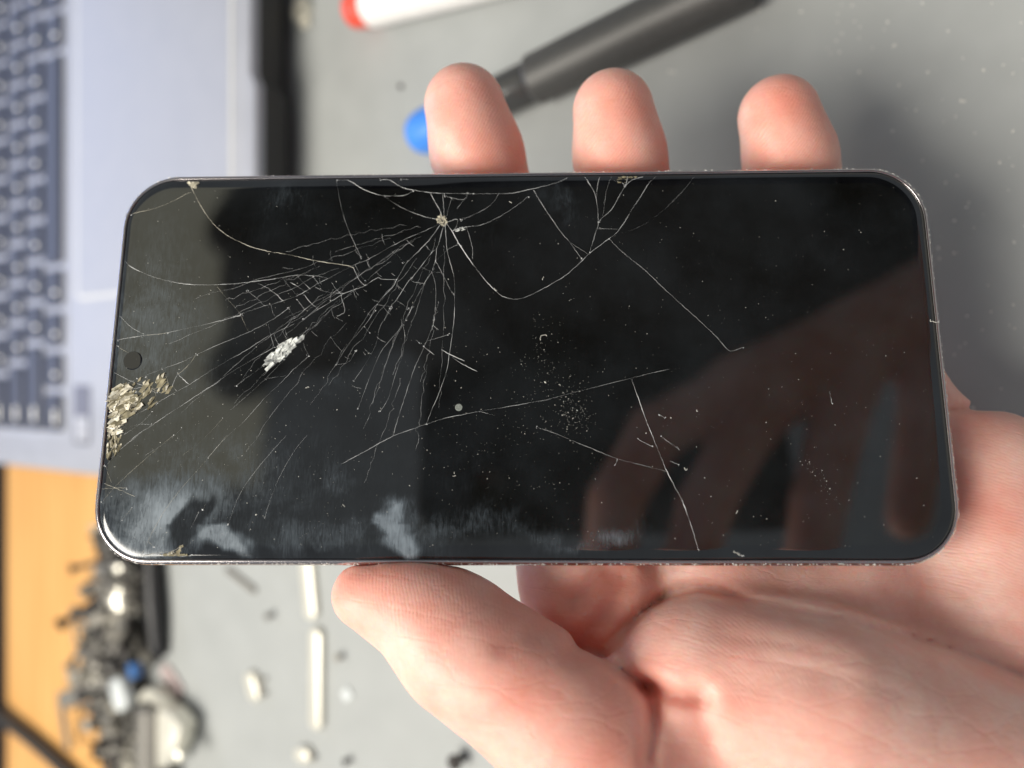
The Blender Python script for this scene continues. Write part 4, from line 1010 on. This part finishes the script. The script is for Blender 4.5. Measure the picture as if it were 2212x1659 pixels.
def skin_mat():
    m, nt, b = new_mat('skin')
    lk = nt.links.new
    tc = node(nt, 'ShaderNodeTexCoord')
    fl = node(nt, 'ShaderNodeAttribute', attribute_name='flush_and_glow')
    n1 = node(nt, 'ShaderNodeTexNoise', i_Scale=85.0, i_Detail=5.0, i_Roughness=.6); lk(tc.outputs['Object'], n1.inputs['Vector'])
    r1 = node(nt, 'ShaderNodeValToRGB')
    r1.color_ramp.elements[0].position = .3; r1.color_ramp.elements[0].color = (.76, .39, .32, 1)
    r1.color_ramp.elements[1].position = .72; r1.color_ramp.elements[1].color = (.88, .64, .56, 1)
    lk(n1.outputs['Fac'], r1.inputs['Fac'])
    n2 = node(nt, 'ShaderNodeTexNoise', i_Scale=700.0, i_Detail=4.0); lk(tc.outputs['Object'], n2.inputs['Vector'])
    r2 = node(nt, 'ShaderNodeMapRange'); r2.inputs['From Min'].default_value = .35; r2.inputs['From Max'].default_value = .65; r2.inputs['To Max'].default_value = .25; lk(n2.outputs['Fac'], r2.inputs['Value'])
    mx0 = node(nt, 'ShaderNodeMix', data_type='RGBA'); lk(r2.outputs['Result'], mx0.inputs['Factor']); lk(r1.outputs['Color'], mx0.inputs['A']); mx0.inputs['B'].default_value = (.80, .42, .35, 1)
    mx = node(nt, 'ShaderNodeMix', data_type='RGBA'); lk(fl.outputs['Fac'], mx.inputs['Factor']); lk(mx0.outputs['Result'], mx.inputs['A']); mx.inputs['B'].default_value = (.82, .22, .14, 1)
    lk(mx.outputs['Result'], b.inputs['Base Color'])
    b.inputs['Subsurface Weight'].default_value = 1.0
    b.inputs['Subsurface Radius'].default_value = (1.0, .30, .16)
    b.inputs['Subsurface Scale'].default_value = .0032
    b.inputs['Roughness'].default_value = .46
    b.inputs['Specular IOR Level'].default_value = .42
    # papillary ridges, skin grain and creases
    rg = node(nt, 'ShaderNodeAttribute', attribute_name='ridge')
    am = node(nt, 'ShaderNodeAttribute', attribute_name='ridge_amount')
    nd = node(nt, 'ShaderNodeTexNoise', i_Scale=260.0, i_Detail=2.0); lk(tc.outputs['Object'], nd.inputs['Vector'])
    ad = node(nt, 'ShaderNodeMath', operation='MULTIPLY_ADD'); lk(nd.outputs['Fac'], ad.inputs[0]); ad.inputs[1].default_value = 1.2; lk(rg.outputs['Fac'], ad.inputs[2])
    mu = node(nt, 'ShaderNodeMath', operation='MULTIPLY'); lk(ad.outputs[0], mu.inputs[0]); mu.inputs[1].default_value = 2 * math.pi / .56
    si = node(nt, 'ShaderNodeMath', operation='SINE'); lk(mu.outputs[0], si.inputs[0])
    m2 = node(nt, 'ShaderNodeMath', operation='MULTIPLY'); lk(si.outputs[0], m2.inputs[0]); lk(am.outputs['Fac'], m2.inputs[1])
    b1 = node(nt, 'ShaderNodeBump', i_Strength=.20, i_Distance=.00012); lk(m2.outputs[0], b1.inputs['Height'])
    vo = node(nt, 'ShaderNodeTexVoronoi', i_Scale=900.0, feature='DISTANCE_TO_EDGE'); lk(tc.outputs['Object'], vo.inputs['Vector'])
    b2 = node(nt, 'ShaderNodeBump', i_Strength=.36, i_Distance=.00016); lk(vo.outputs['Distance'], b2.inputs['Height']); lk(b1.outputs['Normal'], b2.inputs['Normal'])
    mp = node(nt, 'ShaderNodeMapping'); mp.inputs['Rotation'].default_value = (0, 0, math.radians(32)); mp.inputs['Scale'].default_value = (90, 700, 300); lk(tc.outputs['Object'], mp.inputs['Vector'])
    n4 = node(nt, 'ShaderNodeTexNoise', i_Scale=1.0, i_Detail=4.0, i_Roughness=.6); lk(mp.outputs['Vector'], n4.inputs['Vector'])
    b3 = node(nt, 'ShaderNodeBump', i_Strength=.24, i_Distance=.0004); lk(n4.outputs['Fac'], b3.inputs['Height']); lk(b2.outputs['Normal'], b3.inputs['Normal'])
    mp2 = node(nt, 'ShaderNodeMapping'); mp2.inputs['Rotation'].default_value = (0, 0, math.radians(22)); mp2.inputs['Scale'].default_value = (70, 330, 200); lk(tc.outputs['Object'], mp2.inputs['Vector'])
    nw = node(nt, 'ShaderNodeTexNoise', i_Scale=2.0, i_Detail=2.0); lk(mp2.outputs['Vector'], nw.inputs['Vector'])
    mv = node(nt, 'ShaderNodeMix', data_type='VECTOR'); mv.inputs['Factor'].default_value = .35; lk(mp2.outputs['Vector'], mv.inputs[4]); lk(nw.outputs['Color'], mv.inputs[5])
    v2 = node(nt, 'ShaderNodeTexVoronoi', i_Scale=1.0, feature='DISTANCE_TO_EDGE'); lk(mv.outputs[1], v2.inputs['Vector'])
    rv = node(nt, 'ShaderNodeMapRange'); rv.inputs['From Max'].default_value = .07; lk(v2.outputs['Distance'], rv.inputs['Value'])
    ri = node(nt, 'ShaderNodeMapRange'); ri.inputs['To Min'].default_value = .22; ri.inputs['To Max'].default_value = .04; lk(am.outputs['Fac'], ri.inputs['Value'])
    b4 = node(nt, 'ShaderNodeBump', i_Distance=.00022); lk(rv.outputs['Result'], b4.inputs['Height']); lk(ri.outputs['Result'], b4.inputs['Strength']); lk(b3.outputs['Normal'], b4.inputs['Normal'])
    lk(b4.outputs['Normal'], b.inputs['Normal'])
    return m
M['skin'] = skin_mat()

def behind(u, v, dz):
    """point on the ray of a pixel, dz mm behind the glass plane of the phone"""
    d = pxc(u, v, 1.0); t = ((PC - dz * EN * 1.0) @ EN) / (d @ EN)
    return d * t
def build_hand():
    G = Field((-46, -118, 112), (138, 70, 192), .85)
    B = behind
    # chains: (point, radius).  The phone is 8.2 mm thick, so what lies behind it starts at dz > 8.2 + radius
    index = [(B(1003, 228, 9.5), 8.3), (B(1030, 330, 11.5), 9.3), (B(1072, 470, 17.5), 9.3), (B(1135, 760, 19.5), 9.8), (B(1212, 1110, 20), 10.6), (B(1262, 1260, 20), 11.8)]
    middle = [(B(1324, 240, 9.5), 8.3), (B(1338, 335, 11.5), 9.2), (B(1366, 480, 18), 9.4), (B(1420, 760, 21), 10), (B(1500, 1120, 21), 11), (B(1540, 1240, 22), 12)]
    ring_ = [(B(1682, 252, 10.5), 8.2), (B(1706, 340, 12.5), 9.0), (B(1735, 480, 18), 9.2), (B(1765, 740, 21), 9.8), (B(1800, 1080, 21.5), 10.8), (B(1820, 1200, 23), 12)]
    pinky = [(B(1815, 560, 17.5), 7.2), (B(1850, 650, 17.5), 7.8), (B(1905, 780, 18), 8.6), (B(2000, 940, 18.5), 9.2), (B(2060, 1040, 19.5), 11)]
    d = None
    for ch, k in ((index, 2.5), (middle, 2.5), (ring_, 2.5), (pinky, 2.5)):
        e = G.chain(ch, k); d = e if d is None else smin(d, e, 1.0)
    # finger pads swell towards the camera
    for (u, v, dz, r) in ((1012, 268, 6.3, 6.6), (1330, 272, 6.3, 6.5), (1690, 285, 7.3, 6.4)):
        d = smin(d, G.ball(B(u, v, dz), r, (1.0, 1.25, .9)), 3.5)
    # palm: metacarpals to the wrist, with the pads at the finger roots
    wrist = [(1640, 2250), (1780, 2260), (1930, 2240), (2090, 2180)]
    p = None
    for (m_, wv, r0) in ((index[-1][0], wrist[0], 12), (middle[-1][0], wrist[1], 12.5), (ring_[-1][0], wrist[2], 12.5), (pinky[-1][0], wrist[3], 11.5)):
        e = G.cone(m_, B(wv[0], wv[1], 22), r0, 14); p = e if p is None else smin(p, e, 9)
    p = smin(p, G.cone(B(2160, 1000, 16.5), B(2330, 1560, 19), 9.5, 15), 9)       # hypothenar side, lit beside the phone
    p = smin(p, G.cone(B(2080, 1090, 19), B(2240, 1400, 16), 11, 13), 9)
    p = smin(p, G.ball(B(1700, 1255, 17.5), 8.5, (1.9, .85, 1)), 6)              # ridge of skin between phone and thenar
    p = smin(p, G.ball(B(1340, 1285, 15.5), 6.5, (.8, 1.1, 1)), 4)
    d = smin(d, p, 4.5)
    # thenar: the ball of the thumb, nearer to the camera than the phone
    th = G.cone(B(1500, 1462, 7.5), B(1760, 1560, 6), 14.2, 17.5)
    th = smin(th, G.cone(B(1760, 1560, 6), B(2240, 1800, 9), 17.5, 25), 8)
    th = smin(th, G.cone(B(1600, 1440, 10), B(2150, 1590, 13), 12.0, 13.5), 8)
    d = smin(d, th, 2.2)
    # thumb
    tp = [(B(790, 1284, 4.2), 5.7), (B(885, 1318, 3.6), 7.3), (B(990, 1392, 3.0), 10.5), (B(1090, 1460, 2.4), 10.9), (B(1200, 1540, 2.4), 11.9), (B(1290, 1640, 3.5), 13.6), (B(1420, 1800, 6), 16), (B(1640, 2080, 14), 18)]
    t = G.chain(tp, 4)
    t = smin(t, G.ball(B(900, 1290, 3.0), 6.5, (1.7, .9, 1.0)), 4)
    t = smin(t, G.ball(B(1260, 1510, 4.5), 9.0, (1.5, .8, 1.0)), 5)
    d = smin(d, t, .8)
    # the web under the fold between thumb and thenar
    d = smin(d, G.cone(B(1470, 1610, 6.5), B(1560, 1800, 6), 11.5, 16), 3.0)
    # creases cut into the skin, seen from the front
    near = np.abs(d) < 4.5
    nX, nY, nZ = G.X[near], G.Y[near], G.Z[near]
    U = CX + F * nX / nZ; V = CY - F * nY / nZ; mmp = nZ / F
    def crease(pts, depth, w, zmax):
        dd_ = seg_dist(U, V, catmull(pts, 5)) * mmp
        out_ = np.zeros_like(d); out_[near] = depth * np.exp(-(dd_ / w) ** 2) * np.clip((zmax + 3 - nZ) / 6, 0, 1)
        return out_
    d = d + crease([(1300, 1404), (1345, 1362), (1400, 1312), (1450, 1283), (1520, 1272), (1620, 1300), (1760, 1330), (1900, 1362), (2050, 1405), (2230, 1470)], 1.5, 1.1, 166)
    d = d + crease([(1285, 1408), (1340, 1450), (1395, 1482)], 1.7, 1.1, 150)
    d = d + crease([(1395, 1480), (1412, 1486), (1450, 1502), (1512, 1506)], 2.6, 1.4, 150)
    d = d + crease([(1408, 1490), (1412, 1560), (1402, 1640)], 2.0, 1.2, 150)
    d = d + crease([(1510, 1505), (1518, 1560), (1535, 1600)], .7, 2.2, 150)
    d = d + crease([(1240, 1300), (1285, 1262), (1310, 1240)], 2.2, 2.0, 175)
    d = d + crease([(1255, 1400), (1300, 1330), (1345, 1250)], 2.0, 2.2, 175)
    d = d + crease([(2040, 888), (2080, 884), (2150, 876)], 1.5, .7, 180)
    d = d + crease([(1085, 1400), (1130, 1370), (1165, 1372)], .6, 1.6, 150)
    d = d + crease([(1610, 1480), (1700, 1460), (1790, 1470)], .5, 3.0, 150)
    for pts, dp in (([(1560, 1372), (1700, 1392), (1850, 1428)], .22), ([(1640, 1420), (1800, 1452), (1960, 1500)], .22), ([(1900, 1270), (2020, 1310), (2200, 1350)], .25),
                    ([(1760, 1290), (1840, 1300), (1930, 1335)], .2), ([(2090, 1290), (2140, 1340), (2160, 1390)], .22), ([(1330, 1480), (1360, 1465)], .2)):
        d = d + crease(pts, dp, .7, 166)
    # skin is pressed flat where it touches the phone, and the hand rests on the mat
    q = np.stack([G.X, G.Y, G.Z], -1) - PC.astype(np.float32)
    lx, ly, lz = q @ E1.astype(np.float32), q @ (-E2).astype(np.float32), q @ EN.astype(np.float32)
    bx, by, bz = np.abs(lx) - (PW / 2 - 2.6 + .05), np.abs(ly) - (PH / 2 - 2.6 + .05), np.abs(lz + PT / 2) - (PT / 2 - 2.6 + .05)
    box = np.sqrt(np.maximum(bx, 0) ** 2 + np.maximum(by, 0) ** 2 + np.maximum(bz, 0) ** 2) + np.minimum(np.maximum(np.maximum(bx, by), bz), 0) - 2.6
    d = smax(d, -box, .5)
    wz = HC - G.X * st - G.Z * ct
    d = smax(d, .4 - wz, 2.0)
    Vv, Fs = surface_nets(d, G.lo, G.step)
    Vv = relax(Vv, Fs, 2, .5)
    # attributes: blood red at tips and pressed skin, light through the folds painted red, direction of the ridges
    fl = np.zeros(len(Vv)); ra = np.zeros(len(Vv)); rid = np.zeros(len(Vv))
    def g(c_, s_): return np.exp(-(np.linalg.norm(Vv - np.array(c_), axis=1) / s_) ** 2)
    for (u, v, dz, s_, a_) in ((1030, 190, 3, 10, .42), (1365, 230, 3, 10, .5), (1720, 230, 3, 10, .5), (1120, 330, 8, 9, .5), (1420, 320, 8, 8, .5), (1060, 350, 6, 9, .35), (1345, 350, 6, 9, .4), (1700, 350, 6, 10, .35),
                               (860, 1240, 3, 9, .55), (960, 1250, 3, 8, .4), (1290, 1290, 14, 8, .75), (1265, 1370, 12, 8, .75), (1440, 1492, 3, 7, .95), (1490, 1503, 3, 5, .9), (1180, 1460, -6, 12, .35), (1120, 1340, -4, 12, .35),
                               (1600, 1640, -8, 14, .3), (2100, 1100, 8, 10, .25), (1330, 1560, -8, 14, .3), (2090, 900, 10, 6, .45)):
        fl = np.maximum(fl, a_ * g(B(u, v, dz), s_))
    for (u, v, dz, au) in ((1012, 268, 1, .5), (1330, 272, 1, .62), (1690, 285, 2, .62)):
        c_ = B(u, v, dz); w = g(c_, 11); ra = np.maximum(ra, w)
        x = Vv - c_; r_ = x[:, 0] * math.cos(au) - x[:, 1] * math.sin(au) * .9 + .012 * (x[:, 0] ** 2 + x[:, 1] ** 2)
        rid = np.where(w > .02, r_, rid)
    c_ = B(900, 1300, -4); w = g(c_, 17); ra = np.maximum(ra, w * .55); x = Vv - c_; rid = np.where(w > .05, x[:, 0] * .96 + x[:, 1] * .2 + .01 * x[:, 1] ** 2, rid)
    c_ = B(2150, 1130, 8); w = g(c_, 16); ra = np.maximum(ra, w * .5); x = Vv - c_; rid = np.where(w > .05, x[:, 1] * .95 + x[:, 0] * .3 + .012 * x[:, 0] ** 2, rid)
    c_ = B(1590, 1420, -4); w = g(c_, 14); ra = np.maximum(ra, w * .5); x = Vv - c_; rid = np.where(w > .05, np.hypot(x[:, 0] + 10, x[:, 1] + 12), rid)
    me = fast_mesh('skin', c2w(Vv), Fs, M['skin'])
    for nm, a_ in (('flush_and_glow', fl), ('ridge', rid), ('ridge_amount', ra)):
        at = me.attributes.new(nm, 'FLOAT', 'POINT'); at.data.foreach_set('value', a_.astype(np.float32))
    base = c2w(B(2000, 1500, 25)); base[2] = 0
    root = empty('hand', base); tag(root, 'left hand, palm up, gripping the broken phone from below', 'hand')
    o = bpy.data.objects.new('skin', me); COL.objects.link(o); o.parent = root
    o.location = [-float(c) * MM for c in base]
    return root, base
hand, hand_base = build_hand()
# thumb nail: a thin curved plate on the far side of the thumb tip, its edge shows below
def nail(par, base):
    B = behind
    p0, p1 = B(790, 1284, 4.2), B(885, 1318, 3.6)
    ax_ = (p1 - p0) / np.linalg.norm(p1 - p0)
    out = np.array([-.40, -.78, .48]); out -= ax_ * (out @ ax_); out /= np.linalg.norm(out)
    a = p0 + ax_ * -1.5 + out * 6.4; c_ = p0 + ax_ * 9.0 + out * 8.0
    ax_ = (c_ - a) / np.linalg.norm(c_ - a); out -= ax_ * (out @ ax_); out /= np.linalg.norm(out)
    side = np.cross(ax_, out)
    vs, fs = [], []; nu, nv = 9, 9
    for lay in (0, 1):
        for i in range(nu):
            s_ = i / (nu - 1)
            for j in range(nv):
                w = (j / (nv - 1) - .5) * 2
                wid = 5.0 * math.sqrt(max(0.05, 1 - (2 * abs(s_ - .5)) ** 4 * .6))
                p = (a + c_) / 2 + ax_ * (s_ - .5) * 11.5 + side * math.sin(w * .95) * wid * 1.05 + out * ((math.cos(w * .95) - 1) * 5.6 + .0 + .45 * (1 - lay) - (.25 if s_ > .85 else 0))
                vs.append(c2w(p) - base)
    n = nu * nv
    for i in range(nu - 1):
        for j in range(nv - 1):
            k = i * nv + j
            fs.append((k, k + 1, k + nv + 1, k + nv)); fs.append((n + k, n + k + nv, n + k + nv + 1, n + k + 1))
    for i in range(nu - 1):
        for j in (0, nv - 1):
            k = i * nv + j; fs.append((k, k + nv, n + k + nv, n + k))
    for j in range(nv - 1):
        for i in (0, nu - 1):
            k = i * nv + j; fs.append((k, k + 1, n + k + 1, n + k))
    M['nail'] = simple('fingernail', (.88, .68, .60), .3, var=.06)
    return mesh_obj('thumb_nail', vs, fs, M['nail'], par, True)
nail(hand, hand_base)
# ------------------------------------------------------------------ the photographer, seen only as the dark reflection in the screen
def mirrored(u, v, zc):
    """point whose reflection in the glass shows at pixel (u, v), at camera depth zc (behind the lens when negative)"""
    d = pxc(u, v, 1.0); p = d * ((PC @ EN) / (d @ EN)); r = d - 2 * (d @ EN) * EN
    return p + r * ((zc - p[2]) / r[2])
# the phone that takes the picture: a slab just behind the lens
pc_ = mirrored(1300, 960, -82); ex = mirrored(1700, 950, -82) - mirrored(900, 970, -82); ex /= np.linalg.norm(ex)
ez = np.array([0, 0, 1.0]); ey = np.cross(ez, ex); ey /= np.linalg.norm(ey)
cp = empty('camera_phone', c2w(pc_))
Rc = np.column_stack([cam_dir(ex), cam_dir(ey), np.cross(cam_dir(ex), cam_dir(ey))])
cp.rotation_euler = Matrix(Rc.tolist()).to_euler()
tag(cp, 'black phone taking the picture, seen only as a reflection in the screen', 'smartphone')
bm = MB(); bm.slab((0, 0, 0), (172, 84, 8.5), 11, 2); autosmooth(bm.build('body', M['black_plastic'], cp), 50)
bm = MB(); bm.lathe((-52, -22, 0), (0, 0, 1), [(-7.2, 9), (7.2, 9)], 24); autosmooth(bm.build('camera_bump', M['lens'], cp), 50)
def build_photographer():
    m_ = lambda u, v, z: mirrored(u, v, z - 58)      # well behind the lens
    KS = 1.17
    lo = np.array([-20, -130, -170.]); hi = np.array([270, 190, -40.])
    G = Field(lo, hi, 2.4)
    ch = [[(m_(1312, 1260, -5), 9.2), (m_(1330, 1080, -6), 10.2), (m_(1420, 930, -9), 11), (m_(1600, 840, -16), 12.5)],
          [(m_(1480, 1250, -6), 9.5), (m_(1525, 1090, -7), 10.5), (m_(1610, 930, -10), 11.5), (m_(1740, 800, -18), 12.5)],
          [(m_(1745, 1250, -8), 9), (m_(1770, 1080, -9), 10), (m_(1810, 900, -13), 11), (m_(1880, 715, -20), 12.5)],
          [(m_(1960, 1120, -12), 8), (m_(1985, 960, -14), 9), (m_(2010, 680, -18), 11)]]
    ch = [[(p_, r_ * KS) for p_, r_ in c_] for c_ in ch]
    d = None
    for c_ in ch:
        e = G.chain(c_, 3); d = e if d is None else smin(d, e, 2)
    for a, b_ in ((ch[0][-1], ch[1][-1]), (ch[1][-1], ch[2][-1]), (ch[2][-1], ch[3][-1])): d = smin(d, G.cone(a[0], b_[0], 15, 15), 6)
    w_ = m_(2200, 590, -40)
    for c_ in ch: d = smin(d, G.cone(c_[-1][0], w_, 15, 28), 9)
    d = smin(d, G.cone(w_, m_(2500, 620, -80), 28, 30), 9)
    Vv, Fs = surface_nets(d, G.lo, G.step); Vv = relax(Vv, Fs, 2, .5)
    me = fast_mesh('right_hand', c2w(Vv), Fs, M['skin'])
    # head, shoulders and sleeves in dark clothes (world frame, mm)
    m_ = mirrored
    hd = c2w(m_(690, 610, -330)); wr = c2w(m_(2320, 600, -120))
    sh = c2w(m_(1500, 420, -420))
    G2 = Field((-160, -300, 230), (640, 620, 900), 9.0)
    d2 = G2.ball(hd, 88, (.95, .92, 1.1))
    for (u, v, r_) in ((500, 500, 26), (560, 430, 30), (640, 390, 34), (520, 800, 30), (760, 380, 36)): d2 = smin(d2, G2.ball(c2w(m_(u, v, -335)), r_), 24)   # tousled hair
    nk = hd + (sh - hd) * .45
    d2 = smin(d2, G2.cone(hd + (sh - hd) * .1, nk, 56, 62), 30)
    d2 = smin(d2, G2.cone(nk + [20, -190, 0], nk + [20, 200, -10], 84, 84), 50)
    d2 = smin(d2, G2.cone(nk + [60, 0, -10], nk + [160, 0, -250], 150, 160), 60)
    d2 = smin(d2, G2.cone(nk + [20, 200, -10], (300, 400, 330), 62, 50), 30)
    d2 = smin(d2, G2.cone((300, 400, 330), wr + [40, 0, 10], 50, 34), 25)
    V2, F2 = surface_nets(d2, G2.lo, G2.step); V2 = relax(V2, F2, 3, .5)
    M['shirt'] = simple('dark_clothes', (.022, .022, .026), .85, var=.3, scale=25)
    me2 = fast_mesh('clothed_body', V2, F2, M['shirt'])
    base = np.array([420., 190., -720.])
    root = empty('person', base); tag(root, 'person in dark clothes leaning over, seen only as a dark reflection in the screen', 'person')
    for nm, mm_ in (('clothed_body', me2), ('right_hand', me)):
        if nm == 'right_hand':
            for at_ in ('flush_and_glow', 'ridge', 'ridge_amount'): mm_.attributes.new(at_, 'FLOAT', 'POINT')
        o = bpy.data.objects.new(nm, mm_); COL.objects.link(o); o.parent = root; o.location = [-float(c) * MM for c in base]
build_photographer()
